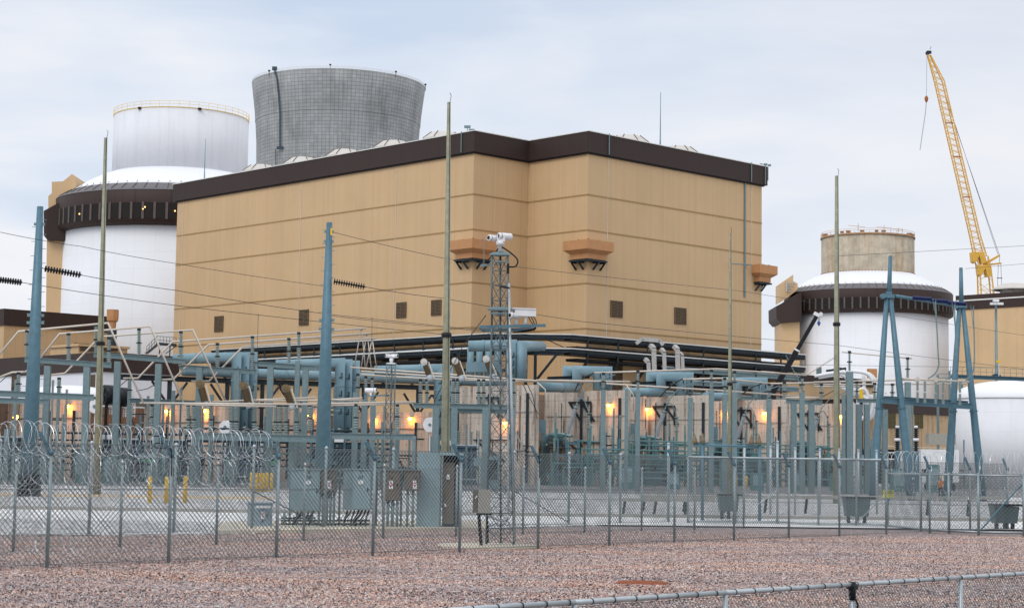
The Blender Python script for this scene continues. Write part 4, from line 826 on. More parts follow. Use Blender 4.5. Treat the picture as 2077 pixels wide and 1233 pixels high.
# ================================================================ tubular bus work
YB = 148
def ground(p): return V((p.x, p.y, .03))
class Bus:
    def __init__(s, name, label, cat, loc, group=None): s.t = thing(name, label, cat, loc, 0, group); s.tube = MB(); s.post = MB(); s.ins = MB(); s.beam = MB(); s.clamp = MB(); s.cab = MB()
    def col(s, px, py, Y=YB, w=.36): p = at(px, py, Y); s.post.nx().bar(ground(p), p, w); return s
    def insu(s, px, y0, y1, Y=YB, r=.2):
        a, b = at(px, y1, Y), at(px, y0, Y); m = a.lerp(b, .5); s.ins.nx().insulator(a+Z*.1, m-Z*.06, r, 8); s.ins.insulator(m+Z*.06, b-Z*.12, r*.9, 8); s.clamp.nx(); s.clamp.box(b, .28, .2, .22); s.clamp.nx().box(m, .42, .3, .1); return s
    def beamto(s, x0, y0, x1, y1, Y=YB, Y2=None, h=.42): s.beam.nx().ibeam(at(x0, y0, Y), at(x1, y1, Y2 or Y), .35, h); return s
    def tubes(s, pts, Y=YB, r=.085): s.tube.nx().path([at(p[0], p[1], p[2] if len(p) > 2 else Y) for p in pts], r, 8); return s
    def cable(s, pts, Y=YB, r=.035): s.cab.nx().path([at(p[0], p[1], p[2] if len(p) > 2 else Y) for p in pts], r, 5); return s
    def done(s, pm=GALV, im=PORC):
        for n, m, k in (('post', s.post, pm), ('insulator', s.ins, im), ('beam', s.beam, pm), ('bus_tube', s.tube, ALU), ('clamp', s.clamp, DKST), ('jumper', s.cab, DKST)):
            if m.f: part(s.t, n, m, k)
B1 = Bus('bus_structure', 'high white bus tubes on a galvanised frame beside the left steel pole', 'bus structure', at(140, 990, YB))
B1.col(97, 742, w=.5).col(177, 744, w=.5).col(15, 870, w=.4).beamto(50, 729, 226, 741).insu(55, 672, 726).insu(139, 678, 733).insu(221, 686, 738)
B1.tubes([(-15, 735), (38, 672), (219, 655), (291, 818)]).tubes([(72, 739, 151), (121, 677, 151), (305, 662, 151), (373, 818, 151)]).tubes([(104, 760, 154), (132, 757, 154), (203, 683, 154), (391, 669, 154), (460, 818, 154)])
B1.tubes([(-10, 768), (25, 755), (52, 754), (70, 742)]).beamto(-20, 797, 190, 806, 146, h=.5).beamto(-20, 812, 100, 814, 143)
for px in (33, 120): B1.col(px, 770, w=.22)
B1.insu(120, 768, 802).insu(38, 757, 800).cable([(0, 775), (20, 757), (38, 760), (30, 800)]).cable([(20, 800), (28, 784), (36, 800)])
B1.done()
B2_ = Bus('bus_structure', 'second galvanised bus frame behind the left timber pole', 'bus structure', at(280, 990, 152))
B2_.col(239, 733, 152, .5).col(322, 738, 152, .5).beamto(190, 719, 376, 733, 152).insu(195, 660, 718, 152).insu(282, 668, 723, 152).insu(367, 674, 732, 152)
B2_.tubes([(250, 767, 155), (280, 767, 155), (350, 693, 155), (742, 666, 160)]).tubes([(325, 770, 156), (352, 769, 156), (423, 699, 156), (752, 676, 160)]).tubes([(388, 773, 157), (424, 773, 157), (493, 703, 157), (763, 686, 160)])
B2_.cable([(262, 767), (240, 785), (218, 805)], 154).cable([(330, 770), (300, 788), (276, 793)], 154).done()
B3 = Bus('bus_structure', 'third galvanised bus frame in front of the left upright ducts', 'bus structure', at(440, 990, 156))
B3.col(405, 745, 156, .5).col(481, 752, 156, .45).beamto(364, 744, 520, 754, 156).insu(366, 700, 745, 156).insu(441, 698, 748, 156).insu(512, 684, 752, 156)
B3.col(263, 770, 156, .25).insu(263, 770, 812, 156).col(352, 792, 156, .3).beamto(262, 812, 470, 820, 157).col(430, 800, 156, .3).done()
B4 = Bus('bus_structure', 'fourth galvanised bus frame just left of the middle blue pole', 'bus structure', at(590, 990, 156))
B4.col(549, 745, 156, .5).col(620, 750, 156, .5).col(604, 732, 156, .42).beamto(508, 737, 665, 748, 156).insu(586, 688, 737, 156).insu(606, 676, 731, 156)
for x0, y0, x1 in ((732, 668, 718), (734, 668, 741), (744, 677, 732), (745, 677, 753), (755, 687, 742), (755, 687, 764)): B4.tubes([(x0, y0, 160), (x1, 748, 160)], r=.05)
B4.col(722, 795, 158, .5).col(740, 810, 158, .5).col(757, 812, 158, .45)
for px, y in ((726, 760), (742, 765), (755, 768)): B4.insu(px, y, y+52, 158)
B4.done()
B5 = Bus('bus_structure', 'low white bus tubes with switch arms, left half of the yard', 'bus structure', at(450, 990, 150))
B5.tubes([(284, 817), (640, 820)]).tubes([(373, 820), (560, 824)]).tubes([(430, 815), (640, 806)], 152).tubes([(485, 813), (735, 811)], 152).tubes([(570, 820), (842, 815)], 153).tubes([(672, 822), (780, 820)], 153)
B5.tubes([(655, 812, 152), (735, 807, 152)])
for px, y1 in ((393, 880), (382, 880), (427, 880), (470, 888), (479, 888), (516, 890), (559, 890), (568, 890), (580, 890), (602, 890), (628, 876), (309, 870), (722, 872), (806, 868), (807, 868)):
    if px != 807: B5.insu(px, 822, y1, 152, .24)
B5.col(427, 880, 152, .3).col(392, 880, 152, .3).col(475, 888, 152, .4).col(563, 890, 152, .4).col(591, 890, 152, .4).col(806, 868, 152, .3).beamto(400, 884, 648, 890, 151, h=.6).beamto(665, 884, 840, 886, 151, h=.5).col(840, 884, 151, .3).col(668, 884, 151, .3)
B5.done()
def swarm(lab, x0, y0, x1, y1, Y, k=1.):
    a, b = at(x0, y0, Y), at(x1, y1, Y); t = thing('switch_arm', lab, 'switch', b, 0, 'tilted brown switch insulators'); mb = MB(); d = (b-a).normalized(); mb.insulator(a+d*.3, b-d*.35, .34*k, 10, 16, .8); part(t, 'insulator', mb, PORB)
    mb = MB(); mb.rings([(a-V((0, .22, 0)), .36*k), (a+V((0, .22, 0)), .36*k)], 14); mb.rings([(a-V((0, .3, 0)), .16*k), (a-V((0, .22, 0)), .16*k)], 10); part(t, 'grading_wheel', mb, VENTM if k < 1 else PORB)
    mb = MB(); mb.rings([(b-d*.35, .22), (b+d*.15, .3)], 10); part(t, 'foot', mb, PORW); mb = MB(); s = V((.5*k, -.2, 0)); mb.bar(a+s, b+s*.9, .1); part(t, 'blade_rod', mb, ALU)
for i, (x0, y0, x1, y1, k) in enumerate(((406, 779, 418, 822, 1.), (494, 782, 505, 824, 1.), (580, 788, 593, 827, 1.), (860, 734, 873, 768, .8), (923, 732, 937, 769, .8), (986, 728, 1000, 766, .8))):
    swarm(('dark brown tilted switch insulator left of the upright ducts', 'dark brown tilted switch insulator in front of the upright ducts', 'dark brown tilted switch insulator just left of the middle blue pole', 'tilted switch insulator with pale wheel left of the middle timber pole', 'tilted switch insulator with pale wheel right of the middle timber pole', 'tilted switch insulator with pale wheel touching the lattice tower')[i], x0, y0, x1, y1, 151, k)
B6 = Bus('bus_structure', 'white bus tubes running from the small camera mast to the concrete wall', 'bus structure', at(950, 990, 158))
B6.tubes([(711, 745, 158), (1085, 772, 162), (1278, 774, 164)]).tubes([(732, 753, 159), (990, 770, 163), (1040, 778, 163)]).tubes([(732, 760, 160), (900, 770, 162), (1190, 775, 164)]).tubes([(838, 817, 156), (780, 819, 156)])
for px in (853, 866, 920, 928, 971, 981, 1033, 1042): B6.insu(px, 771, 822, 160, .22)
B6.beamto(838, 822, 1046, 826, 160, h=.45).beamto(905, 832, 1046, 834, 162, h=.4)
for px in (884, 922, 985, 1040): B6.col(px, 826, 160, .55)
B6.cable([(1068, 776), (1080, 800), (1086, 830), (1090, 850)], 165).cable([(1060, 778), (1076, 810), (1092, 840)], 165).cable([(985, 640, 100), (940, 700, 130), (880, 815, 158)], r=.03).done()
for nm, x0, x1 in (('tall galvanised bus posts with white tubes in front of the right blast walls', 0, 0),):
    R1 = Bus('bus_structure', nm, 'bus structure', at(1400, 990, 160))
R1.tubes([(1205, 756, 165), (1455, 748, 168), (1635, 761, 172)]).tubes([(1230, 778, 162), (1462, 792, 166), (1663, 807, 170)]).tubes([(1090, 771, 160), (1277, 774, 160)]).tubes([(1385, 769, 164), (1462, 767, 164), (1560, 778, 168)]).tubes([(1560, 778, 168), (1700, 775, 172), (1780, 770, 175)])
R1.tubes([(1090, 775, 160), (1106, 790, 160), (1106, 826, 160)], r=.06).tubes([(1270, 780, 160), (1285, 801, 160), (1285, 834, 160)], r=.06).tubes([(1432, 793, 160), (1440, 797, 160)], r=.06)
for px, y in ((1224, 790), (1294, 793), (1400, 806), (1443, 790), (1470, 800), (1490, 795), (1560, 808), (1627, 795)): R1.col(px, y, 160, .42)
for px, y0, y1 in ((1224, 758, 790), (1294, 754, 793), (1443, 752, 790), (1470, 768, 800), (1490, 755, 795), (1560, 780, 808), (1627, 765, 795), (1591, 776, 812), (1400, 793, 806)): R1.insu(px, y0, y1, 160, .17)
R1.col(1271, 790, 160, .3).cable([(1205, 756, 164), (1185, 765, 164), (1172, 780, 164), (1164, 795, 164)], r=.06).cable([(1385, 768, 164), (1366, 778, 164), (1350, 792, 164), (1338, 805, 168)], r=.06).cable([(1545, 778, 166), (1525, 785, 166), (1508, 797, 166)], r=.06)
R1.tubes([(1635, 761, 172), (1700, 720, 178)], r=.06)
R1.done()
R2 = Bus('bus_structure', 'white bus tubes on galvanised posts between the thick timber pole and the mast', 'bus structure', at(1720, 990, 165))
R2.tubes([(1650, 775, 170), (1850, 770, 170), (1965, 772, 170)]).tubes([(1650, 780, 171), (1960, 778, 171)]).tubes([(1652, 784, 172), (1745, 784, 172)]).tubes([(1708, 714, 166), (1850, 727, 166)], r=.06).tubes([(1590, 806, 166), (1665, 807, 166)])
R2.col(1723, 754, 166, .6).col(1841, 775, 166, .5).col(1711, 800, 166, .3).col(1610, 818, 166, .5).col(1646, 818, 166, .5).col(1742, 820, 168, .5).col(1758, 820, 168, .5).col(1795, 830, 168, .45)
R2.insu(1723, 714, 754, 166, .14).insu(1841, 727, 770, 166, .16).beamto(1594, 813, 1668, 817, 166, h=.4).beamto(1738, 812, 1782, 813, 168, h=.35).insu(1738, 775, 812, 168, .17).insu(1774, 778, 812, 168, .17).insu(1810, 780, 812, 168, .17).insu(1666, 780, 813, 166, .17)
R2.cable([(1695, 790), (1665, 806), (1640, 818)], 166)
R2.done()
# posts with triple insulators behind the right blue mast
for px, y0, y1, lab in ((1820, 868, 915, 'banded post insulator between the mast legs, left one'), (1858, 868, 915, 'banded post insulator between the mast legs, right one')):
    p = at(px, y1, 190); t = thing('post_insulator', lab, 'insulator', V((p.x, p.y, .03)), 0, 'banded post insulators'); mb = MB(); a, b = at(px, y1, 190), at(px, y0, 190); m = a.lerp(b, .5); mb.insulator(a, m-Z*.15, .28, 10); mb.nx(); mb.insulator(m+Z*.15, b, .28, 10); part(t, 'insulator', mb, DKST); mb = MB(); mb.cyl(m-Z*.15, m+Z*.15, .32, n=10); mb.nx(); mb.cyl(b, b+Z*.25, .2, n=10); part(t, 'white_band', mb, PLAC); mb = MB(); mb.bar(V((p.x, p.y, .03)), a, .5); part(t, 'pedestal', mb, BLUEST)

# ---------------------------------------------------------------- fire-water and control pipework in front of the walls
pw = thing('pipe_bundle', 'dark low pipe bundle running along the feet of the left blast walls', 'pipes', V((-20, 168, 0))); mb = MB(); rnd = random.Random(4)
for k in range(7): z = 1.2+k*.55+rnd.uniform(-.1, .1); y = 166+rnd.uniform(-2, 2); mb.nx().path([V((-56+rnd.uniform(0, 14), y, z)), V((-30, y+1, z)), V((-30, y+1, z+.6)), V((-4-rnd.uniform(0, 8), y+3, z+.6))], .07+.05*rnd.random(), 6)
part(pw, 'pipe', mb, DKST); mb = MB()
for k in range(12): x = -55+k*4.4; mb.nx().bar(V((x, 166.5+k*.2, 0)), V((x, 166.5+k*.2, 4.8)), .16)
part(pw, 'stanchion', mb, BLUEST)
pw = thing('pipe_bundle', 'teal and dark pipework in front of the right blast walls', 'pipes', V((25, 190, 0))); mb = MB()
for k in range(9):
    z = 1.0+k*.5+rnd.uniform(-.1, .1); x0 = 4+rnd.uniform(0, 10); a = V((x0, 185+x0*.6, z)); b = a+T*(26+rnd.uniform(0, 18)); mb.nx().path([a-Z*(z-.1), a, b, b-Z*(z-.1)], .07+.05*rnd.random(), 6)
part(pw, 'pipe', mb, TEAL); mb = MB()
for k in range(11): p = V((5, 188.5, 0))+T*(k*4.6); mb.nx().bar(p, p+Z*(4.5+1.5*rnd.random()), .17); mb.bar(p+Z*3.2, p+Z*3.2+T*2., .12)
part(pw, 'stanchion', mb, BLUEST)
for i, (x0, Y0, n, h, lab) in enumerate(((-52, 160, 7, 4.2, 'row of control cabinets low behind the left razor coils'), (-19, 170, 5, 3.4, 'row of control cabinets behind the pad cabinets'), (12, 178, 8, 3.0, 'row of control cabinets in front of the right transformers'))):
    t = thing('control_cabinet_row', lab, 'cabinets', V((x0+n*2, Y0, .04)), 0, 'rows of control cabinets'); mb = MB(); dd = MB()
    for k in range(n):
        w_ = rnd.uniform(.9, 1.6); hh = h*rnd.uniform(.55, 1.); x = x0+k*4.4+rnd.uniform(-1, 1); mb.nx().box(V((x, Y0+k*.3*(i == 2)*3, hh/2)), w_, .9, hh); dd.nx().box(V((x, Y0+k*.3*(i == 2)*3-.47, hh/2+.2)), w_*.7, .04, hh*.6)
    part(t, 'housing', mb, (TEAL, CABG, TEAL)[i]); part(t, 'door', dd, (CABG, DKST, CABG)[i])

# ---------------------------------------------------------------- dense steelwork between yard and walls
def steelwork(lab, P0, d, L, n, hmin, hmax, seed, mats, w=.16):
    rn = random.Random(seed); t = thing('equipment_rack', lab, 'steel frame', P0+d*L/2, 0, 'thin steel frames in front of the blast walls'); a = MB(); b = MB(); i_ = MB(); bx = MB(); dn = d.cross(Z); xs = sorted(rn.uniform(0, L) for _ in range(n)); tops = []
    for x in xs:
        h = rn.uniform(hmin, hmax); p = P0+d*x+dn*rn.uniform(-2, 2); p.z = .04; tops.append((p, h)); a.nx().bar(p, p+Z*h, w*rn.uniform(.6, 1.3))
        if rn.random() < .55: i_.nx().insulator(p+Z*h, p+Z*(h+rn.uniform(1.0, 1.9)), .15, 8)
        if rn.random() < .4: bx.nx().box(p+Z*rn.uniform(1., 3.5)-dn*.0+V((0, -.3, 0)), rn.uniform(.5, 1.), .35, rn.uniform(.6, 1.3))
    for (p, h), (q, g) in zip(tops, tops[1:]):
        z = min(h, g)*rn.uniform(.6, .98); b.nx().bar(p+Z*z, q+Z*z, w*.7)
        if rn.random() < .6: z2 = z*rn.uniform(.3, .8); b.nx().bar(p+Z*z2, q+Z*(z2+rn.uniform(-1, 1)), w*.45)
        if rn.random() < .45: b.nx().bar(p+Z*z*.95, q+Z*z*.4, w*.5)
    part(t, 'post', a, mats[0]); part(t, 'crossbar', b, mats[1])
    if i_.f: part(t, 'insulator', i_, PORC)
    if bx.f: part(t, 'junction_box', bx, mats[2])
steelwork('thin steel frame far left, behind the razor coils', V((-44, 160, 0)), V((1, .05, 0)).normalized(), 20, 17, 3, 8, 21, (GALV, DKST, CABG))
steelwork('thin steel frame behind the three left yellow bollards', V((-34, 163, 0)), V((1, .1, 0)).normalized(), 18, 16, 3, 7.5, 22, (BLUEST, GALV, DKST))
steelwork('thin steel frame behind the middle blue steel pole', V((-20, 168, 0)), V((1, .12, 0)).normalized(), 18, 16, 2.5, 7.5, 23, (GALV, DKST, CABG))
steelwork('thin teal frame in front of the first right blast bay', V((3.5, 190, 0)), T, 13, 15, 3, 7, 24, (TEAL, DKST, TEAL), .15)
steelwork('thin teal frame in front of the second right blast bay', V((14.5, 199, 0)), T, 13, 15, 3, 7, 25, (TEAL, TEAL, DKST), .15)
steelwork('thin teal frame in front of the third right blast bay', V((25.5, 210, 0)), T, 13, 15, 3, 7, 26, (BLUEST, DKST, TEAL), .15)
steelwork('thin teal frame in front of the fourth right blast bay', V((36, 220, 0)), T, 13, 13, 3, 7, 27, (TEAL, DKST, TEAL), .15)
steelwork('thin dark frame behind the legs of the A-frame mast', V((38, 200, 0)), V((1, .2, 0)).normalized(), 16, 14, 3, 9, 28, (GALV, DKST, CABG), .15)
# ================================================================ poles
def steelpole(name, label, px, ytop, pxb, yb, Y, wt, wb, arm):
    base = at(pxb, yb, Y); base.z = .03; top = at(px, ytop, Y); t = thing(name, label, 'pole', base, 0, 'tall blue steel poles'); mb = MB(); mb.rings([(base, wb/2*Y/F), (top, wt/2*Y/F)], 12); part(t, 'shaft', mb, BLUEST)
    mb = MB(); mb.rings([(top, wt/2*Y/F*1.02), (top+Z*.06, wt/2*Y/F*.9)], 12); part(t, 'cap', mb, GALV)
    mb = MB(); mb.rings([(base, wb*.62*Y/F), (base+Z*.12, wb*.62*Y/F)], 12); mb.k = 0
    part(t, 'base_plate', mb, BLACK)
    mb = MB(); L = (top-base).length; d = (top-base).normalized(); n = int(L/.42)
    for i in range(2, n):
        k = i*.42/L
        if k > .985 or k < .22: continue
        r = (wb+(wt-wb)*k)/2*Y/F; p = base.lerp(top, k); s = -1 if i % 2 else 1; mb.nx().bar(p+V((s*r, 0, 0)), p+V((s*(r+.2), 0, 0)), .03)
    part(t, 'climbing_peg', mb, GALV)
    mb = MB()
    for yy in arm:
        k = (base.z-0)/1; p = base.lerp(top, (at(px, yy, Y).z)/top.z); r = (wb+(wt-wb)*(p.z/top.z))/2*Y/F; mb.nx(); mb.bar(p-V((r*1.5, 0, 0)), p+V((r*1.5, 0, 0)), .12, .16)
    part(t, 'bolt_bracket', mb, GALV); return t
steelpole('steel_pole', 'blue tapered steel pole on the left with a dark bolted base', 81.5, 421, 57, 1008, 104, 13, 38, (455, 640, 655))
steelpole('steel_pole', 'blue tapered steel pole in the middle, left of the grey cabinets', 668, 453, 653, 985, 110, 12, 36, (470, 490, 650, 668))
mb = MB(); p = at(57, 985, 104); mb.lathe(V((p.x, 104, .03)), [(.75, 0), (.72, 1.25)], 10); solo('pole_wrap', mb, BLACK, 'black wrapped footing of the left blue pole', 'pole footing')
mb = MB(); p = at(672, 470, 109.7); mb.box(p, .1, .05, .42); solo('pole_tag', mb, YEL, 'small yellow tag near the top of the middle blue pole', 'tag')
def woodpole(label, px, yt, pxb, wt, wb, Y, band):
    b = at(pxb, 930, Y); top = at(px, yt, Y); k = (b.z)/(top.z-b.z); base = b-(top-b)*k; base.z = .0; t = thing('timber_pole', label, 'pole', base, 0, 'tall weathered timber poles'); mb = MB()
    mb.rings([(base, wb/2*Y/F), (base.lerp(top, .5), (wb+wt)/4*Y/F), (top, wt/2*Y/F)], 14); part(t, 'shaft', mb, WOOD); mb = MB()
    r = lambda z: (wb+(wt-wb)*z/top.z)/2*Y/F
    if band: p = base.lerp(top, at(px, band, Y).z/top.z); mb.rings([(p-Z*.14, r(p.z)*1.35), (p-Z*.02, r(p.z)*1.5), (p+Z*.1, r(p.z)*1.35)], 14); part(t, 'collar', mb, BLACK)
    mb = MB(); mb.path([top+V((.0, -.0, -.3)), top+V((r(top.z)*.9, -.05, .1)), top+V((r(top.z)*1.3, 0, .35)), top+V((r(top.z)*.5, 0, .5))], .018, 4); mb.path([base+V((wb*.3*Y/F, -wb*.4*Y/F, 0)), top+V((wt*.3*Y/F, -wt*.42*Y/F, 0))], .02, 4); part(t, 'ground_wire', mb, DKST)
woodpole('timber pole on the left, in front of the white containment building', 214.5, 280, 198, 7, 17, 112, 696)
woodpole('tall thick timber pole in the middle, in front of the hall', 910.5, 208, 903, 7, 20, 92, 679)
woodpole('thin timber pole in front of the right hall face, sharpened top', 1481.5, 474, 1480, 3.5, 11, 140, 778)
woodpole('thick timber pole in front of the farther containment building', 1697, 357, 1697, 7, 15, 118, 657)
# ================================================================ wires and strings
def wire(pts, r=.018, mat=DKST, lab='', nm='overhead_wire', sag=.0):
    mb = MB(); q = []
    for i in range(len(pts)-1):
        a, b = at(*pts[i]), at(*pts[i+1])
        for k in range(8): q.append(a.lerp(b, k/8)-Z*sag*4*(k/8)*(1-k/8))
    q.append(at(*pts[-1])); mb.path(q, r, 4); return solo(nm, mb, mat, lab, 'wire', 'thin overhead wires')
def string(label, x0, y0, x1, y1, Y):
    a, b = at(x0, y0, Y), at(x1, y1, Y); t = thing('insulator_string', label, 'insulator', a.lerp(b, .5), 0, 'black suspension insulator strings'); mb = MB(); n = 13; pr = []
    for i in range(n): p = a.lerp(b, i/n); q = a.lerp(b, (i+.45)/n); w = a.lerp(b, (i+.55)/n); pr += [(p, .05), (a.lerp(b, (i+.2)/n), .2), (q, .18), (w, .05)]
    mb.rings(pr+[(b, .05)], 10); part(t, 'discs', mb, BLACK)
string('black insulator string right of the left blue pole', 91, 545, 165, 558, 104); string('black insulator string cut by the left edge', -20, 565, 45, 573, 104); string('black insulator string right of the middle blue pole', 677, 571, 741, 582, 110)
wire([(82, 543, 104), (91, 545, 104)], .03, lab='short link from left blue pole to its insulator string')
wire([(165, 558, 104), (357, 589, 110), (662, 637, 120), (1200, 690, 150)], .022, lab='wire running right from the upper left insulator string', sag=.05)
wire([(45, 573, 104), (360, 620, 112), (900, 678, 130)], .022, lab='wire running right from the cut left insulator string', sag=.05)
wire([(0, 471, 100), (165, 500, 104), (360, 535, 110), (655, 580, 120)], .018, lab='high wire from the left edge to the middle blue pole', sag=.05)
wire([(741, 582, 110), (900, 605, 116), (1180, 652, 130), (1697, 700, 160), (2090, 750, 190)], .022, lab='wire running right from the middle insulator string', sag=.05)
wire([(672, 470, 110), (905, 525, 118), (1500, 590, 150), (2090, 682, 190)], .018, lab='high wire from the top of the middle blue pole', sag=.05)
wire([(668, 640, 110), (905, 664, 120), (1560, 738, 150), (2090, 745, 180)], .018, lab='low wire crossing the hall base to the right edge', sag=.05)
wire([(1690, 520, 400), (2090, 498, 420)], .05, lab='far wire behind the crane, upper one'); wire([(1958, 545, 400), (2090, 534, 420)], .05, lab='far wire behind the crane, lower one')
wire([(524, 637, 120), (522, 700, 150), (524, 770, 152)], .022, lab='vertical drop wire in front of the left hall wall')
wire([(755, 643, 125), (754, 690, 150), (756, 745, 156)], .022, lab='vertical drop wire left of the middle timber pole')
wire([(1200, 760, 240), (1430, 740, 240)], .02, lab='faint wire in front of the pipe rack') if False else None
# ================================================================ A-frame mast on the right
am = thing('a_frame_mast', 'blue steel A-frame mast with dark blue insulator arms on the right', 'mast', at(1870, 1000, 135)); am.location.z = 0; INV[am.name] = Matrix.Translation(am.location).inverted(); YM = 135
legs = MB()
for (xt, yt, xb, yb, Y) in ((1799, 600, 1776, 935, YM), (1806, 600, 1840, 935, YM), (1946, 620, 1926, 935, YM+3), (1953, 620, 1985, 935, YM+3)):
    a, b = at(xt, yt, Y), at(xb, yb, Y); k = b.z/(a.z-b.z); g0 = b-(a-b)*k; g0.z = 0; legs.nx().rings([(g0, .34), (b, .32), (b.lerp(a, .45), .26), (a, .17)], 12)
    q = at(0, 0, 1); c = b.lerp(a, .32); d = (a-b).normalized(); legs.rings([(c-d*.04, .36), (c+d*.04, .36)], 12)
part(am, 'leg', legs, BLUEST)
mb = MB()
for (xt, yt, xb, yb, Y) in ((1806, 519, 1803, 602, YM), (1949, 543, 1950, 622, YM+3)): mb.nx().rings([(at(xb, yb, Y), .19), (at(xt, yt, Y), .14)], 10)
part(am, 'top_spike', mb, BLUEST)
mb = MB()
for px, py, Y in ((1803, 601, YM), (1950, 621, YM+3)): c = at(px, py, Y); mb.nx().box(c, .75, .5, .28); mb.box(c+Z*.18, .4, .4, .35); mb.cyl(c+V((-.45, -.3, 0)), c+V((-.45, .3, 0)), .2, n=10)
part(am, 'cross_joint', mb, BLUEST)
mb = MB(); mb.cyl(at(1815, 600, YM), at(1940, 620, YM+3), .13, n=10); part(am, 'top_beam', mb, BLUEST)
mb = MB()
for x0, y0, x1, y1 in ((1851, 604, 1890, 607), (1888, 609, 1922, 612), (1922, 614, 1960, 617)): mb.nx(); a, b = at(x0, y0, YM-.6), at(x1, y1, YM-.6); mb.insulator(a, b, .17, 8, 14, .7)
part(am, 'line_insulator', mb, NAVY)
mb = MB(); a, b = at(1787, 811, YM-.6), at(1972, 824, YM+2.4); mb.ibeam(a, b, .35, .45); mb.nx().ibeam(a+V((.5, 1.3, .2)), b+V((0, 1.3, .3)), .3, .3)
for k in (.1, .35, .6, .85): mb.nx().bar(a.lerp(b, k), a.lerp(b, k)+V((0, 1.3, .25)), .15)
part(am, 'lower_beam', mb, BLUEST)
mb = MB(); pt = MB()
for px, y0 in ((1861, 770), (1876, 773), (1898, 775), (1913, 774), (1947, 773)): p, q = at(px, 812+(px-1787)*.06, YM), at(px, y0, YM); mb.nx(); mb.insulator(p, p.lerp(q, .48), .13, 8); mb.insulator(p.lerp(q, .52), q, .12, 8)
part(am, 'post_insulator', mb, PORC)
mb = MB(); mb.path([at(1830, 768, YM), at(1885, 770, YM), at(1965, 774, YM+1)], .08, 8)
for px in (1861, 1898): c = at(px, 770, YM); mb.nx().rings([(c-V((0, .08, 0)), .2), (c+V((0, .08, 0)), .2)], 12)
part(am, 'bus_tube', mb, ALU)
mb = MB()
def curve(pts, n=6):
    out = []
    for i in range(len(pts)-1):
        p0 = pts[max(i-1, 0)]; p1 = pts[i]; p2 = pts[i+1]; p3 = pts[min(i+2, len(pts)-1)]
        for k in range(n):
            t_ = k/n; out.append(.5*((2*p1)+(p2-p0)*t_+(2*p0-5*p1+4*p2-p3)*t_*t_+(3*p1-p0-3*p2+p3)*t_**3))
    return out+[pts[-1]]
for top, pts in (((1894, 606), [(1897, 612), (1900, 660), (1903, 720), (1904, 740), (1897, 757), (1882, 768)]), ((1934, 612), [(1936, 618), (1938, 680), (1938, 735), (1934, 755), (1918, 770)]), ((1972, 620), [(1974, 625), (1976, 690), (1976, 735), (1972, 758), (1958, 772)])):
    mb.nx().path(curve([at(x, y, YM-1.2+i*.2) for i, (x, y) in enumerate(pts)]), .05, 6)
    for dx in (-5, 1): mb.nx().path([at(pts[1][0], pts[1][1]-10, YM-1.1), at(pts[0][0]+dx, pts[0][1]-5, YM-1.2)], .025, 4)
part(am, 'drop_cable', mb, GALV)
# ================================================================ cranes
def lattice(t, name, pts, mat, chord, web, n, nm2='lattice'):     # pts: list of (centre, halfwidth) along boom
    side = V((1, 0, 0)); out = V((0, 1, 0)); ch = MB(); wb = MB()
    cor = [(-1, -1), (1, -1), (1, 1), (-1, 1)]
    for sx, sy in cor:
        ch.nx()
        for (p, w), (q, v) in zip(pts, pts[1:]): ch.cyl(p+side*sx*w+out*sy*w, q+side*sx*v+out*sy*v, chord, n=5)
    tot = [0]
    for (p, w), (q, v) in zip(pts, pts[1:]): tot.append(tot[-1]+(q-p).length)
    def pos(s):
        for i in range(len(pts)-1):
            if s <= tot[i+1]+1e-6: k = (s-tot[i])/(tot[i+1]-tot[i]); return pts[i][0].lerp(pts[i+1][0], k), pts[i][1]*(1-k)+pts[i+1][1]*k
    for i in range(n):
        (p, w), (q, v) = pos(tot[-1]*i/n), pos(tot[-1]*(i+1)/n)
        for j in range(4):
            a = cor[j]; b = cor[(j+1) % 4]
            if i % 2: a, b = b, a
            wb.bar(p+side*a[0]*w+out*a[1]*w, q+side*b[0]*v+out*b[1]*v, web)
            if i % 2 == 0: wb.bar(p+side*a[0]*w+out*a[1]*w, p+side*b[0]*w+out*b[1]*w, web)
    b = part(t, name, ch, mat); part(b, nm2, wb, mat); return b
YC = 530; o = at(1998, 950, YC); o.z = 0
cr = thing('lattice_crane', 'tall yellow lattice boom crane rising behind the right hall', 'crane', o)
J = at(1993, 540, YC); tip = at(1884, 112, YC)
bm_ = [(at(1988, 520, YC), 1.55), (at(1978, 480, YC), 1.3), (at(1905, 165, YC), 1.2), (tip, .4)]
lattice(cr, 'boom', bm_, CRANE, .18, .085, 66)
lattice(cr, 'mast', [(V((at(2000, 620, YC).x, YC, 5)), 3.0), (at(2000, 600, YC), 1.9), (at(1996, 545, YC), 1.6), (at(1989, 520, YC), 1.7)], CRANE, .22, .10, 24)
mb = MB()
for px, py in ((1985, 522), (1997, 548)):
    c = at(px, py, YC-1.9); mb.nx().prism([c+V((-1.9, 0, 1.6)), c+V((1.7, 0, 1.6)), c+V((2.2, 0, -1.5)), c+V((.9, 0, -1.9)), c+V((.3, 0, .6)), c+V((-.9, 0, -1.6)), c+V((-1.6, 0, -1.2))], V((0, 3.4, 0)))
part(cr, 'joint_box', mb, CRED if False else CRANE)
mb = MB(); mb.bar(at(1994, 536, YC-1), at(2028, 517, YC-1), .5, .4); mb.nx().bar(at(1996, 538, YC+1), at(2027, 519, YC+1), .5, .4); mb.nx().bar(at(1996, 538, YC), at(2031, 534, YC), .5, .45)
part(cr, 'gantry_strut', mb, CRANE)
mb = MB()
for a, b in (((1920, 200), (2024, 516)), ((1926, 222), (2027, 517)), ((2028, 517), (2027, 534)), ((2025, 534), (2023, 592)), ((2030, 534), (2032, 592))): mb.nx().cyl(at(*a, YC), at(*b, YC), .06, n=4)
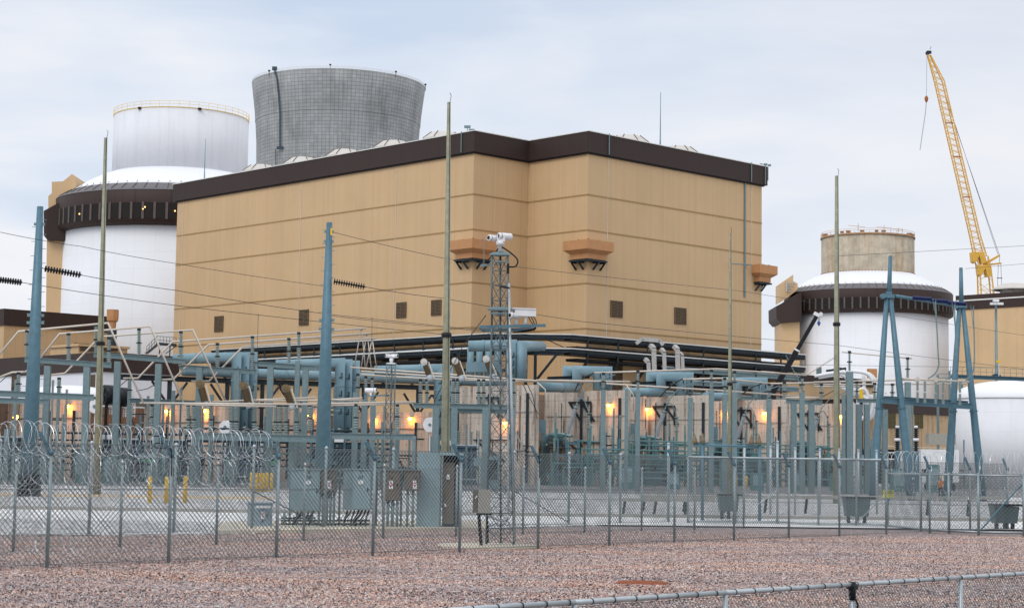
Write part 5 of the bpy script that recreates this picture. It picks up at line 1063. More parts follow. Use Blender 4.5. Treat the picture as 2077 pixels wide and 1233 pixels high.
mb.nx().bar(at(2022, 564, YC), at(2033, 564, YC), .2)
part(cr, 'pendant_cable', mb, DKST)
mb = MB(); c = at(1882, 108, YC); mb.cyl(c-V((0, .5, 0)), c+V((0, .5, 0)), .65, n=14); mb.box(c+V((.5, 0, .2)), 1.0, .8, .8); mb.nx().bar(c+V((.6, 0, 1)), c+V((1., 0, 2)), .12); part(cr, 'head_sheave', mb, DKST)
mb = MB(); mb.cyl(at(1880, 110, YC), at(1879, 196, YC), .08, n=4); mb.nx().path([at(1879, 206, YC), at(1877, 230, YC), at(1871, 270, YC), at(1866, 305, YC)], .14, 5); part(cr, 'hoist_rope', mb, PORW)
mb = MB(); mb.rings([(at(1879, 195, YC), .25), (at(1879, 199, YC), .6), (at(1879, 204, YC), .5), (at(1879, 208, YC), .2)], 8); part(cr, 'hook_block', mb, CRED)
mb = MB()
for px, py in ((1925, 250), (1941, 318), (1960, 400)): mb.nx(); c = at(px, py, YC-1.3); mb.box(c, 2.4, .2, .35)
part(cr, 'boom_joint', mb, CRED)
mc = thing('mobile_crane', 'black telescopic crane boom with white head and blue hook', 'crane', at(1560, 800, 262)); a, b = at(1566, 798, 262), at(1657, 640, 262)
mb = MB(); mb.bar(a, a.lerp(b, .55), .75, .75); mb.nx().bar(a.lerp(b, .55), b, .55, .55); part(mc, 'boom', mb, BLACK); mb = MB(); mb.bar(at(1651, 635, 262), at(1662, 641, 262), .6, .5); mb.cyl(at(1665, 637, 261.7), at(1665, 637, 262.3), .3, n=12); mb.nx().rings([(a.lerp(b, .54), .5), (a.lerp(b, .56), .5)], 8); part(mc, 'boom_head', mb, WCAM)
mb = MB(); mb.cyl(at(1660, 642, 262), at(1660, 652, 262), .03, n=4); mb.nx().cyl(at(1663, 642, 262), at(1662, 652, 262), .03, n=4); part(mc, 'rope', mb, DKST)
mb = MB(); mb.rings([(at(1661, 651, 262), .1), (at(1661, 654, 262), .25), (at(1661, 657, 262), .22), (at(1661, 661, 262), .08)], 8); part(mc, 'hook', mb, M_('hook_blue', (.04, .12, .35, 1), .4))
mb = MB(); mb.ob(V((a.x-3.5, 260, 1)), V((7, 0, 0)), V((0, 3, 0)), Z*2.2); part(mc, 'carrier', mb, WCAM); mb = MB(); mb.bar(V((a.x, 261.5, 2)), a, 1.); part(mc, 'boom_foot', mb, BLACK)
# ================================================================ white hoses at right
hs = thing('hose_bundle', 'bundle of thick white hoses draped over the right tan building', 'hoses', at(1735, 870, 205)); hb = MB()
for i, pts in enumerate(([(1652, 763), (1700, 755), (1716, 757), (1728, 780), (1738, 803)], [(1660, 766), (1706, 760), (1722, 775), (1742, 800), (1760, 810)], [(1716, 752), (1756, 757), (1772, 775), (1786, 797), (1812, 815)], [(1722, 752), (1762, 758), (1780, 778), (1796, 800)], [(1740, 850), (1741, 800), (1750, 788), (1760, 800), (1757, 830)], [(1741, 849), (1745, 852), (1752, 845)], [(1755, 800), (1753, 835), (1759, 850), (1768, 830), (1771, 800)], [(1760, 802), (1758, 832), (1764, 850), (1773, 820), (1776, 803)], [(1765, 800), (1766, 845), (1772, 835), (1779, 800)], [(1706, 785), (1730, 800), (1745, 802)], [(1700, 778), (1725, 792), (1748, 797)], [(1752, 757), (1753, 798)])):
    hb.nx().path(curve([at(x, y, 205+.15*i) for x, y in pts], 4), .2, 8)
part(hs, 'hose', hb, HOSE); mb = MB(); mb.ob(at(1744, 808, 204.4), V((.35, 0, 0)), V((0, .3, 0)), Z*1.05); part(hs, 'yellow_valve', mb, YEL); mb = MB(); mb.bar(at(1676, 752, 208), at(1716, 747, 208), .35, .25); mb.nx().bar(at(1716, 748, 208), at(1716, 764, 208), .2); mb.nx()
p = at(1745, 812, 208); mb.bar(V((p.x, p.y, 0)), p, .5); mb.nx().bar(at(1738, 812, 208), at(1780, 812, 208), .35); part(hs, 'hanger', mb, DKST)
mb = MB(); mb.bar(at(1730, 815, 212), at(1731, 965, 212), .25); solo('white_post', mb, HOSE, 'pale thin post at the end of the right blast wall', 'post')
mb = MB()
for i in range(3): mb.bar(at(1766+8*i, 812, 203), at(1752+9*i, 905, 203), .07)
# ================================================================ yard: bollards, bins, lamps
def bollards(lst, lab, grp):
    for i, (px, yb, h) in enumerate(lst):
        g0 = gnd(px, yb, .04); k = F/g0.y; mb = MB(); r = .11; H_ = h/k; mb.rings([(g0-Z*.1, r), (g0+Z*(H_-.08), r), (g0+Z*(H_-.03), r*.8), (g0+Z*H_, r*.3)], 12); solo('bollard', mb, YEL, lab[i], 'bollard', grp)
bollards([(303, 1020, 54), (337, 1020, 54), (375, 1019, 53)], ['left one of three yellow bollards, behind the left razor fence', 'middle one of three yellow bollards, behind a dark fence post', 'right one of three yellow bollards, behind the left razor fence'], 'yellow bollards behind the razor fence')
bollards([(509, 994, 36), (520, 996, 38), (527, 996, 38), (534, 997, 38), (541, 996, 38), (550, 995, 36)], ['%s yellow bollard of the cluster above the small blue cabinet' % k for k in ('leftmost', 'second', 'third', 'fourth', 'fifth', 'rightmost')], 'cluster of yellow bollards')
bollards([(1442, 988, 24), (1461, 988, 25), (1466, 988, 25), (1494, 988, 24), (1514, 989, 24)], ['%s yellow bollard in front of the right transformers' % k for k in ('leftmost', 'second', 'third', 'fourth', 'rightmost')], 'far yellow bollards')
def bench(lab, x0, x1, y, yb):
    g0 = gnd(x0, yb, .04); Y = g0.y; t = thing('cable_trough', lab, 'trough', g0, 0, 'long low troughs on legs'); mb = MB(); a, b = at(x0, y, Y), at(x1, y+(x1-x0)*.003, Y); mb.bar(a, b, .3, .16); part(t, 'beam', mb, CABW); mb = MB(); n = max(2, int((x1-x0)/90)+1)
    for i in range(n): p = a.lerp(b, (i+.1)/n); mb.nx().bar(V((p.x-.1, Y, .04)), p, .12)
    part(t, 'leg', mb, DKST)
bench('long low pale trough on legs, left of the tapered grey box', 1262, 1450, 1013, 1043); 
bench('long dark trough low across the yard behind the right gate', 1300, 2040, 1007, 1036)
def gearbox(lab, x0, x1, yt, ybb, yb):
    g0 = gnd((x0+x1)/2, yb, .04); Y = g0.y; t = thing('junction_box', lab, 'equipment box', g0, 0, 'grey equipment boxes on legs in the yard'); mb = MB(); a = at(x0, ybb, Y); b = at(x1, yt, Y); h = b.z-a.z
    w = b.x-a.x; cx = (a.x+b.x)/2; lo_ = [V((cx-w*.42, Y-.3, a.z)), V((cx+w*.44, Y-.3, a.z)), V((cx+w*.44, Y+.4, a.z)), V((cx-w*.42, Y+.4, a.z))]; hi = [V((cx-w*.5, Y-.4, b.z)), V((cx+w*.5, Y-.4, b.z)), V((cx+w*.5, Y+.5, b.z)), V((cx-w*.5, Y+.5, b.z))]
    mb.add(lo_+hi, [(3, 2, 1, 0), (4, 5, 6, 7), (0, 1, 5, 4), (1, 2, 6, 5), (2, 3, 7, 6), (3, 0, 4, 7)]); part(t, 'housing', mb, M_('box_dark', (.08, .12, .125, 1), .5, 0, .15, 3)); mb = MB(); mb.box(V((cx+w*.1, Y, b.z+.06)), w*1.25, .9, .08); part(t, 'lid', mb, BLACK); mb = MB()
    for k in (-.32, .02, .33): mb.nx().bar(V((cx+w*k, Y, .04)), V((cx+w*k, Y, a.z)), .13)
    part(t, 'leg', mb, DKST)
gearbox('tapered grey box on legs, right of the pale trough', 1457, 1497, 1006, 1036, 1052); gearbox('tapered grey box on legs, left of the gate sign', 1712, 1762, 1012, 1046, 1060); gearbox('tapered grey box on legs near the right edge', 2012, 2062, 1027, 1060, 1072)
lm = thing('light_mast', 'slim floodlight mast in front of the distant right hall', 'light mast', at(2020, 950, 262)); lm.location.z = 0; INV[lm.name] = Matrix.Translation(lm.location).inverted(); p0, p1 = at(2021, 762, 262), at(2020, 612, 262); mb = MB(); mb.cyl(V((p0.x, p0.y, 0)), p1, .3, .17, 10); part(lm, 'mast', mb, GALV); mb = MB()
for dx in (-9, -3, 3, 10): mb.nx().box(at(2021+dx, 616, 261), .5, .5, .32)
mb.nx().box(at(2020, 610, 261.5), .8, .6, .3); part(lm, 'floodlight', mb, WCAM); mb = MB(); mb.bar(at(2010, 619, 262), at(2032, 619, 262), .1); mb.nx().lathe(at(2021, 765, 262), [(.2, -.3), (.6, 0), (.7, .3), (.3, .5)], 12); part(lm, 'bracket', mb, DKST)
for px, py, Y, lab in ((2026, 735, 255, 'small lamp post beside the big right floodlight mast'),): t = thing('lamp_post', lab, 'lamp post', at(px, 770, Y)); mb = MB(); mb.bar(at(px, 772, Y), at(px, py, Y), .1); part(t, 'post', mb, WCAM); mb = MB(); mb.box(at(px-1, py-2, Y), .5, .5, .3); part(t, 'lamp_head', mb, YEL)
# parked equipment glimpsed by the right tank: utility truck with roof unit
tr_ = thing('utility_truck', 'white utility vehicle roof with grey unit left of the white tank', 'truck', at(1890, 975, 200)); a = at(1868, 918, 200); mb = MB(); mb.ob(V((a.x, 200, 1.)), V((4.2, 0, 0)), V((0, 2.2, 0)), Z*(a.z-.6)); part(tr_, 'body', mb, WCAM); mb = MB(); mb.ob(at(1884, 901, 200.3), V((3., 0, 0)), V((0, 1.6, 0)), Z*1.2); part(tr_, 'roof_unit', mb, CABW); mb = MB()
for dx in (.8, 3.4): mb.nx().cyl(V((a.x+dx, 199.9, .48)), V((a.x+dx, 200.2, .48)), .45, n=14)
part(tr_, 'wheel', mb, BLACK); mb = MB(); mb.ob(V((a.x+.1, 199.97, 1.7)), V((1.1, 0, 0)), V((0, .05, 0)), Z*.7); part(tr_, 'window', mb, GLASS)
# worker in yellow helmet and orange vest behind the coil fence
def person(g0, h=1.75):
    me = bpy.data.meshes.new('person'); k = h/1.75
    P_ = [(0, 0, .95), (0, 0, 1.15), (0, 0, 1.38), (0, 0, 1.48), (-.2, 0, 1.4), (-.27, -.03, 1.13), (-.22, -.18, .95), (.2, 0, 1.4), (.27, -.03, 1.13), (.2, -.2, .98), (-.1, 0, .9), (-.12, -.03, .5), (-.12, .02, .08), (-.12, -.14, .04), (.1, 0, .9), (.12, .03, .5), (.13, .06, .08), (.13, -.1, .04), (0, -.02, 1.6), (0, -.01, 1.72), (-.22, -.25, .9), (.2, -.27, .94)]
    E_e = [(0, 1), (1, 2), (2, 3), (2, 4), (4, 5), (5, 6), (2, 7), (7, 8), (8, 9), (0, 10), (10, 11), (11, 12), (12, 13), (0, 14), (14, 15), (15, 16), (16, 17), (3, 18), (18, 19), (6, 20), (9, 21)]
    R = [.15, .15, .17, .065, .075, .055, .04, .075, .055, .04, .1, .075, .05, .04, .1, .075, .05, .04, .1, .09, .03, .03]
    me.from_pydata([tuple(V(p)*k) for p in P_], E_e, []); o = bpy.data.objects.new('person', me); COL.objects.link(o)
    o.modifiers.new('skin', 'SKIN'); ss_ = o.modifiers.new('sub', 'SUBSURF'); ss_.levels = 1; ss_.render_levels = 1
    for i, r in enumerate(R): me.skin_vertices[0].data[i].radius = (r*k, r*k)
    me.skin_vertices[0].data[0].use_root = True
    m2 = bpy.data.meshes.new_from_object(o.evaluated_get(bpy.context.evaluated_depsgraph_get())); bpy.data.objects.remove(o)
    o = bpy.data.objects.new('person', m2); COL.objects.link(o); o.location = g0; INV[o.name] = Matrix.Translation(g0).inverted()
    for q in (M_('navy_workwear', (.03, .035, .06, 1), .8), M_('skin_tone', (.45, .27, .18, 1), .6), M_('vest', (.85, .28, .04, 1), .6)): m2.materials.append(q)
    for f_ in m2.polygons: c = f_.center; f_.material_index = 1 if c.z > 1.45*k or (c.z < 1.0 and c.y < -.2) else (2 if c.z > .95*k and abs(c.x) < .24 else 0); f_.use_smooth = True
    return tag(o, 'worker in yellow helmet and orange vest behind the right coil fence', 'person')
g0 = gnd(1908, 1013, .04); pw = person(g0); mb = MB(); mb.lathe(g0+Z*1.66, [(.15, 0), (.125, .03), (.115, .1), (.06, .15), (.01, .16)], 14); part(pw, 'helmet', mb, YEL)
# ================================================================ cabinets and their pad
PAD0 = gnd(446, 1082); mb = MB(); q = [gnd(436, 1083), gnd(985, 1076), gnd(985, 1060), gnd(450, 1064)]; mb.prism([V((p.x, p.y, -.1)) for p in q], Z*.22)
struct('concrete_pad', mb, CONC)
def cabinet(lab, x0, x1, yt, yb, Y, mat, dep=.5, legs=(), cable=(), side=0, door=True):
    a, b = at(x0, yb, Y), at(x1, yt, Y); w = b.x-a.x; h = b.z-a.z; t = thing('electrical_cabinet', lab, 'cabinet', V(((a.x+b.x)/2, Y, .12)), 0, 'electrical cabinets on the concrete pad'); mb = MB(); mb.box(V(((a.x+b.x)/2, Y+dep/2, (a.z+b.z)/2)), w, dep, h); part(t, 'housing', mb, mat)
    if door: mb = MB(); s = side*w; mb.box(V(((a.x+s+b.x)/2, Y-.012, (a.z+b.z)/2)), w-s-.05, .025, h-.06); d = part(t, 'door', mb, mat); q = MB(); q.box(V((b.x-.1, Y-.04, (a.z+b.z)/2)), .03, .04, .14); part(d, 'handle', q, BLACK)
    mb = MB(); mb.box(V(((a.x+b.x)/2, Y+dep/2-.02, b.z+.015)), w+.06, dep+.08, .03); part(t, 'top_lip', mb, mat)
    mb = MB()
    for px in legs: p = at(px, yb, Y+.15); mb.nx().cyl(V((p.x, p.y, .1)), p, .045, n=8)
    part(t, 'conduit', mb, GALV) if legs else None
    mb = MB()
    for px, dx in cable: p = at(px, yb, Y+.1); mb.nx().path([p, p-Z*.15+V((dx*.3, 0, 0)), V((p.x+dx, p.y, .35)), V((p.x+dx*1.1, p.y, .12))], .035, 6)
    part(t, 'cable', mb, BLACK) if cable else None
    return t
def placard(t, px, y0, y1, Y, w=.13, red=True):
    a, b = at(px, y1, Y), at(px, y0, Y); mb = MB(); mb.box(V((a.x, Y-.045, (a.z+b.z)/2)), w, .02, b.z-a.z); p = part(t, 'placard', mb, PLAC)
    if red: mb = MB(); mb.box(V((a.x, Y-.06, a.z*.6+b.z*.4)), w*.5, .02, (b.z-a.z)*.18); mb.box(V((a.x, Y-.06, a.z*.3+b.z*.7)), w*.6, .02, (b.z-a.z)*.12); part(p, 'printed_mark', mb, REDP)
YK = 61.5; X_, Zv = V((1, 0, 0)), Z
def inked(t, txt, px, py, Y, s): text(t, txt, s, at(px, py, Y-.03), X_, Zv, INK)
c1 = cabinet('wide grey-blue cabinet marked 06, left of the pair', 588, 650, 953, 1035, YK, CABG, .6, (577, 603, 633, 647), ((612, -.25), (618, -.3), (626, -.1), (638, -.35)), .2); placard(c1, 626, 974, 982, YK, .16, False); inked(c1, '06', 626.5, 968, YK, .17); inked(c1, '30', 626, 957.5, YK, .11)
c2 = cabinet('small bronze cabinet between the two wide grey-blue ones', 651, 682, 954, 998, YK, CABB, .4, (656, 664, 671, 678), ((655, -.4),)); placard(c2, 668, 974, 991, YK); inked(c2, '33', 668, 969, YK, .1)
c3 = cabinet('wide grey-blue cabinet marked 07, right of the pair', 695, 753, 953, 1033, YK, CABG, .6, (), ((705, -.1), (712, -.2), (719, -.1), (728, -.15), (735, -.2), (742, -.15), (748, -.1)), .18); placard(c3, 732, 973.5, 981.5, YK, .16, False); inked(c3, '07', 732, 968, YK, .17); inked(c3, '37', 732, 957.5, YK, .11)
c4 = cabinet('bronze cabinet on four conduits beside the tall grey enclosure', 773, 813, 955, 1015, YK, CABB, .45, (778, 787, 797, 806)); placard(c4, 793, 974, 991, YK); inked(c4, '20', 793, 968.5, YK, .12)
c5 = cabinet('smaller bronze cabinet on two thick conduits beside the enclosure', 821, 852, 955, 995, YK, CABB, .4, (827, 838)); placard(c5, 841.5, 974, 991, YK); inked(c5, '20', 841.5, 968.5, YK, .12)
c6 = cabinet('small low grey-blue cabinet with a pale ledge at the pad end', 501, 549, 1021, 1073, 60.5, M_('cabinet_sky', (.27, .36, .43, 1), .45, 0, .06, 2), .5); placard(c6, 533.5, 1037, 1052, 60.5); inked(c6, '197', 534, 1032, 60.5, .1); inked(c6, '37', 533, 1057, 60.5, .14)
mb = MB(); mb.ob(at(519, 1030, 60.4), at(549, 1030, 60.4)-at(519, 1030, 60.4), V((0, -.1, 0)), Z*.08); part(c6, 'ledge', mb, PLAC); inked(c6, '977 - 3907', 524, 1075.5, 60.5, .09)
mb = MB(); a = at(570, 1055, YK+.3); b = at(750, 1055, YK+.3); mb.path([a, b], .035, 6); mb.nx().path([a-Z*.12, b-Z*.12], .035, 6); mb.nx().path([a+Z*.08, at(640, 1050, YK+.3)], .03, 6); solo('conduit_run', mb, DKST, 'dark conduits running low beneath the wide grey cabinets', 'conduit')
mb = MB(); a, b = at(575, 951, YK+.7), at(860, 952, YK+.7); mb.bar(a, b, .06); 
for px in (590, 690, 765, 815): p = at(px, 952, YK+.7); mb.bar(V((p.x, p.y, .1)), p, .07)
solo('support_rail', mb, GALV, 'galvanised rail frame the cabinets hang on', 'frame')
# tall enclosure
tc_ = thing('switchgear_enclosure', 'tall blue-grey enclosure with an open bronze cabinet inside', 'enclosure', V((at(890, 1070, 62).x, 62, .12))); YE = 62
def boxpx(x0, y0, x1, y1, Y, d): a, b = at(x0, y1, Y), at(x1, y0, Y); return MB().ob(a, V((b.x-a.x, 0, 0)), V((0, d, 0)), Z*(b.z-a.z))
part(tc_, 'side_panel', boxpx(844, 918, 894, 1069, YE, 1.0), CABG); mb = boxpx(893, 918, 940, 923, YE-.1, 1.2); part(tc_, 'canopy', mb, CABG); mb = boxpx(893, 918, 897, 1073, YE-.06, .08); mb.nx(); q = boxpx(936, 920, 939, 1073, YE-.06, .08); mb.add(q.v, q.f); part(tc_, 'frame_post', mb, CABG)
ic = part(tc_, 'inner_cabinet', boxpx(896.5, 938, 922, 1062, YE+.15, .6), CABB); placard(tc_, 909, 962, 972, YE+.15, .1, False); inked(tc_, '10', 909, 976, YE+.15, .08); mb = boxpx(901, 1021, 905, 1027, YE+.1, .05); part(ic, 'door_handle', mb, PLAC)
part(tc_, 'dark_back', boxpx(897, 923, 938, 1068, YE+.9, .05), BLACK); mb = boxpx(923, 935, 936, 1064, YE+.35, .3); part(tc_, 'grille', mb, BLACK)
# ================================================================ camera towers
def tower3(t, c, h, w0, w1, zs, r, n, lean=V((0, 0, 0)), mat=GALV):
    k3 = [V((-.5, -.29, 0)), (V((.5, -.29, 0))), V((.02, .58, 0))]; leg = MB(); br = MB()
    def P(j, z): k = min(1, z/zs); w = w0*(1-k)+w1*k; return c+lean*z+k3[j]*w+Z*z
    for j in range(3): leg.nx(); leg.cyl(P(j, 0), P(j, zs), r, n=7); leg.cyl(P(j, zs), P(j, h), r, n=7)
    for i in range(n):
        z0, z1 = h*i/n, h*(i+1)/n
        for j in range(3): l = (j+1) % 3; br.bar(P(j, z0), P(l, z1), r*.5); br.bar(P(l, z0), P(j, z1), r*.5); br.bar(P(j, z1), P(l, z1), r*.55)
    b = part(t, 'leg', leg, mat); part(t, 'lacing', br, mat); return P
def cctv(t, c, yaw, L=.55, r=.12, body=WCAM):      # housing on pedestal
    d = V((math.sin(yaw), -math.cos(yaw), 0)); mb = MB(); s = Z.cross(d)
    mb.rings([(c-d*L*.5, r*.8), (c-d*L*.45, r), (c+d*L*.45, r), (c+d*L*.5, r*.95)], 16); hb = part(t, 'camera_housing', mb, body); q = MB(); q.rings([(c+d*L*.5, r*.62), (c+d*(L*.5+.015), r*.62)], 14); part(hb, 'lens', q, GLASS); q = MB(); q.rings([(c+d*L*.28, r*1.03), (c+d*L*.34, r*1.03)], 16); part(hb, 'sunshield_rim', q, CABW)
ctw = thing('camera_tower', 'galvanised lattice mast with white cameras on its own pad', 'camera tower', V((at(1013, 1100, 51).x, 51, .05))); cc = V((at(1014.5, 1100, 51).x, 51, .06)); lean = V((-.001, 0, 0)); Ht = at(1014, 519, 51).z-.06; zs = at(1014, 668, 51).z
lean = V(((at(1014, 530, 51).x-cc.x)/Ht, 0, 0)); P3 = tower3(ctw, cc, Ht, .78, .46, zs*1.0, .03, 19, lean, MASTM)
topc = cc+lean*Ht+Z*Ht; mb = MB(); mb.lathe(topc, [(.36, 0), (.36, .03), (.12, .12), (.1, .16)], 3, True, -.52); mb.lathe(topc-Z*.2, [(.31, 0), (.31, .03)], 3, True, -.52); part(ctw, 'top_plate', mb, GALV)
mb = MB(); mb.rings([(topc+Z*.12, .09), (topc+Z*.3, .07), (topc+Z*.31, .12), (topc+Z*.42, .12)], 12); mb.box(topc+Z*.5+V((.02, 0, 0)), .22, .2, .2); part(ctw, 'pan_head', mb, WCAM)
cctv(ctw, topc+V((.13, .02, .56)), math.radians(-62)+.0, .42, .1); cctv(ctw, topc+V((-.2, -.02, .5)), math.radians(-50), .34, .088)
mb = MB(); mb.path(curve([topc+V((.05, -.05, .25)), topc+V((.3, -.1, .08)), topc+V((.5, -.1, -.12)), topc+V((.45, -.1, -.3)), topc+V((.26, -.12, -.33))]), .022, 6); mb.nx().path(curve([topc+V((-.05, -.05, .2)), topc+V((-.25, -.1, -.05)), topc+V((-.42, -.1, -.2))]), .018, 6); part(ctw, 'cable', mb, BLACK)
mb = MB(); zz = at(1014, 632, 51).z; q = cc+lean*zz+Z*zz; mb.lathe(q, [(.4, -.05), (.42, 0), (.3, .06)], 3, True, -.52); mb.nx().lathe(q-Z*.14, [(.34, 0), (.34, .04)], 3, True, -.52); part(ctw, 'ring_plate', mb, GALV)
mb = MB(); zz = at(1014, 662, 51).z; a, b = at(974, 663, 50.6), at(1107, 660, 50.6); mb.bar(a, b, .06, .08); mb.nx().bar(a+V((.05, .9, -.03)), at(1085, 668, 51.5), .06, .08); mb.nx().bar(a, a+V((.05, .9, -.03)), .06); mb.nx().bar(at(1062, 661, 50.6), at(1075, 668, 51.5), .3, .05); part(ctw, 'cross_arm', mb, BLUEST)
for px in (1046, 1066): mb = MB(); p = at(px, 655, 50.9); mb.rings([(p-Z*.04, .06), (p+Z*.1, .035), (p+Z*.22, .05)], 10); part(ctw, 'camera_pedestal', mb, WCAM)
cctv(ctw, at(1045, 640, 50.8), math.radians(-55), .36, .085); c = at(1064, 634.5, 50.9); mb = MB(); d = V((1, .25, 0)).normalized(); mb.box(c, .62, .22, .2, d, Z.cross(d), Z); mb.box(c+Z*.11-d*.03, .66, .27, .03, d, Z.cross(d), Z); h2 = part(ctw, 'box_camera', mb, WCAM); mb = MB(); mb.box(c-d*.315, .02, .17, .15, d, Z.cross(d), Z); part(h2, 'lens_window', mb, GLASS)
mb = MB()
for k in range(3): mb.nx().path(curve([at(1072+5*k, 642, 50.9), at(1078+5*k, 654, 50.8), at(1087-2*k, 666, 50.8), at(1070-8*k, 672, 50.8), at(1040, 674, 50.8)], 4), .014, 5)
part(ctw, 'loop_cable', mb, BLACK)
mb = MB(); mb.cyl(P3(1, .1)+V((.02, -.06, 0)), P3(1, Ht-.8)+V((.02, -.06, 0)), .035, n=8); mb.nx().path(curve([at(982, 1042, 50.6), at(1005, 1052, 50.6), at(1021, 1056, 50.6), at(1030, 1045, 50.8), at(1031, 990, 50.8), at(1030, 700, 50.9)], 4), .03, 6); part(ctw, 'conduit', mb, RAIL)
mb = MB(); mb.bar(at(974, 539, 51), at(994, 537, 51), .06); mb.nx().bar(at(981.5, 538, 51), at(981.5, 480, 51), .02); part(ctw, 'side_antenna', mb, GALV)
mb = MB(); mb.ob(at(1015, 583, 50.6), at(1034, 586, 50.6)-at(1015, 583, 50.6), V((0, .05, 0)), Z*.05); mb.nx().box(at(1030.5, 545, 50.7), .07, .1, .28); part(ctw, 'strap', mb, BLACK)
wb_ = thing('control_box', 'beige control box on a dark post beside the lattice tower', 'cabinet', V((at(976, 1100, 50.3).x, 50.3, .05))); mb = boxpx(970, 993, 995, 1040, 50.0, .35); hs_ = part(wb_, 'housing', mb, CABW); mb = boxpx(958.5, 994, 970, 1039, 50.05, .3); part(wb_, 'side', mb, CABB); mb = MB(); mb.bar(at(976, 1105, 50.2), at(971, 1040, 50.2), .09); mb.nx().bar(at(990, 1100, 50.3), at(988, 1040, 50.3), .05); mb.nx().bar(at(966, 1042, 50.2), at(998, 1042, 50.2), .05); part(wb_, 'post', mb, BLACK); mb = MB(); mb.bar(at(964, 1010, 49.98), at(968, 1005, 49.98), .025); part(wb_, 'latch', mb, PLAC)
mb = MB(); c = gnd(990, 1108); mb.lathe(V((c.x, c.y+.3, -.08)), [(1.42, 0), (1.42, .12)], 40); o_ = struct('tower_pad', mb, CONC)
sm = thing('camera_tower', 'smaller far lattice mast with white cameras, left of the middle timber pole', 'camera tower', V((at(790, 960, 92).x, 92, .05))); c0 = V((at(789, 960, 92).x, 92, .05)); h0 = at(788, 738, 92).z; tower3(sm, c0, h0, .6, .45, h0*.6, .03, 18, V((0, 0, 0)), MASTM)
tp = c0+Z*h0; mb = MB(); mb.lathe(tp, [(.3, -.05), (.3, 0)], 3, True, -.52); mb.rings([(tp, .07), (tp+Z*.15, .1), (tp+Z*.24, .1)], 10); part(sm, 'pan_head', mb, WCAM); cctv(sm, tp+V((.15, 0, .36)), math.radians(60), .38, .1); cctv(sm, tp+V((-.15, -.03, .36)), math.radians(-60), .34, .09)
mb = MB(); a, b = at(738, 802, 92), at(790, 802, 92); mb.bar(a, b, .07); part(sm, 'cross_arm', mb, BLUEST); cctv(sm, at(752, 791, 92), math.radians(75), .6, .11); mb = MB(); mb.bar(at(752, 793, 92), at(752, 802, 92), .08); part(sm, 'camera_pedestal', mb, WCAM)
mb = MB(); p = at(1299, 1190, 34); c = gnd(1303, 1190); mb.lathe(V((c.x, c.y, .0)), [(.52, -.05), (.52, .07), (.46, .10), (.1, .115)], 32); solo('manhole_cover', mb, RUST, 'rusty round manhole cover lying in the pink gravel', 'manhole cover')
# ================================================================ chain-link fences
def fabric(w, h, s, r):
    m = MB(); 
    def seg(x0, z0, x1, z1, y):
        a, b = V((x0, y, z0)), V((x1, y, z1)); d = (b-a).normalized(); n = V((-d.z, 0, d.x)); q = [n*r+V((0, 0, 0)), n*-r, V((0, -r*1.6, 0))]
        o = len(m.v); m.v += [a+q[0], a+q[1], a+q[2], b+q[0], b+q[1], b+q[2]]
        for f_ in ((0, 1, 4, 3), (1, 2, 5, 4), (2, 0, 3, 5)): m.f.append([i+o for i in f_]); m.m.append(0); m.sm.append(False)
    k = -h
    while k < w:
        for sg in (0, 1):
            x0, z0, x1, z1 = k, 0., k+h, h
            if x0 < 0: z0 -= x0; x0 = 0.
            if x1 > w: z1 -= x1-w; x1 = w
            if x1-x0 > .02:
                if sg: seg(w-x0, z0, w-x1, z1, .004)
                else: seg(x0, z0, x1, z1, -.004)
        k += s
    for z in (0.02, h): seg(0, z, w, z, 0)
    return m
def fence(name, label, pts, h, posts, s=.1, r=.0035, rail=(), arm=0, pr=.045, cap=False, top_r=.03, cat='fence', fabz=.04, hf=None):
    t = thing(name, label, cat, pts[0]); hf = hf or h-.08; cache = {}; n = len(pts)
    pm = MB(); am_ = MB(); cp = MB()
    for i, p in enumerate(pts):
        if posts == 'all' or i in posts:
            pm.nx(); pm.cyl(p-Z*.15, p+Z*h, pr, n=9)
            if cap: cp.nx().rings([(p+Z*h, pr*1.25), (p+Z*(h+.05), pr*1.2), (p+Z*(h+.1), pr*.4)], 9)
            if arm:
                d = V((-.55, -.35, 0)).normalized(); q = p+Z*(h+.0); am_.nx(); am_.bar(q-Z*.06, q+d*.26*arm+Z*.38, .05, .075); am_.rings([(p+Z*(h-.08), pr*1.5), (p+Z*(h+.03), pr*1.4)], 9)
    part(t, 'post', pm, RAIL if pr < .03 else POSTM); 
    if am_.f: part(t, 'barb_arm', am_, BLUEST)
    if cp.f: part(t, 'post_cap', cp, RAIL)
    for i in range(n-1):
        a, b = pts[i], pts[i+1]; w = (b-a).length; key = round(w, 1)
        if key not in cache:
            cache[key] = mesh(fabric(w, hf, s, r), WIRE, None, 'chain_link')
        o = bpy.data.objects.new('chain_link', cache[key]); COL.objects.link(o); o.parent = t; o.location = a-pts[0]+Z*fabz; o.rotation_euler = (0, 0, math.atan2((b-a).y, (b-a).x)); INV[o.name] = INV[t.name]; o.scale = (w/key if key else 1, 1, 1)
    for z in rail:
        rm = MB()
        for i in range(n-1): rm.nx().cyl(pts[i]+Z*z, pts[i+1]+Z*z, top_r, n=8)
        part(t, 'rail', rm, RAIL if top_r > .02 else WIRE)
    return t
PA = gnd(95, 1150, 0); DA = V((26.0, 29.6, 0)).normalized()
ptsA = [PA+DA*3.17*i for i in range(-2, 15)]
fA = fence('chain_link_fence', 'near chain-link fence with angled barb arms crossing the whole gravel yard', ptsA, 2.42, 'all', .125, .0062, (), 1, .039, hf=2.55)
hk = MB()
for i in (3,): pass
mb = MB()
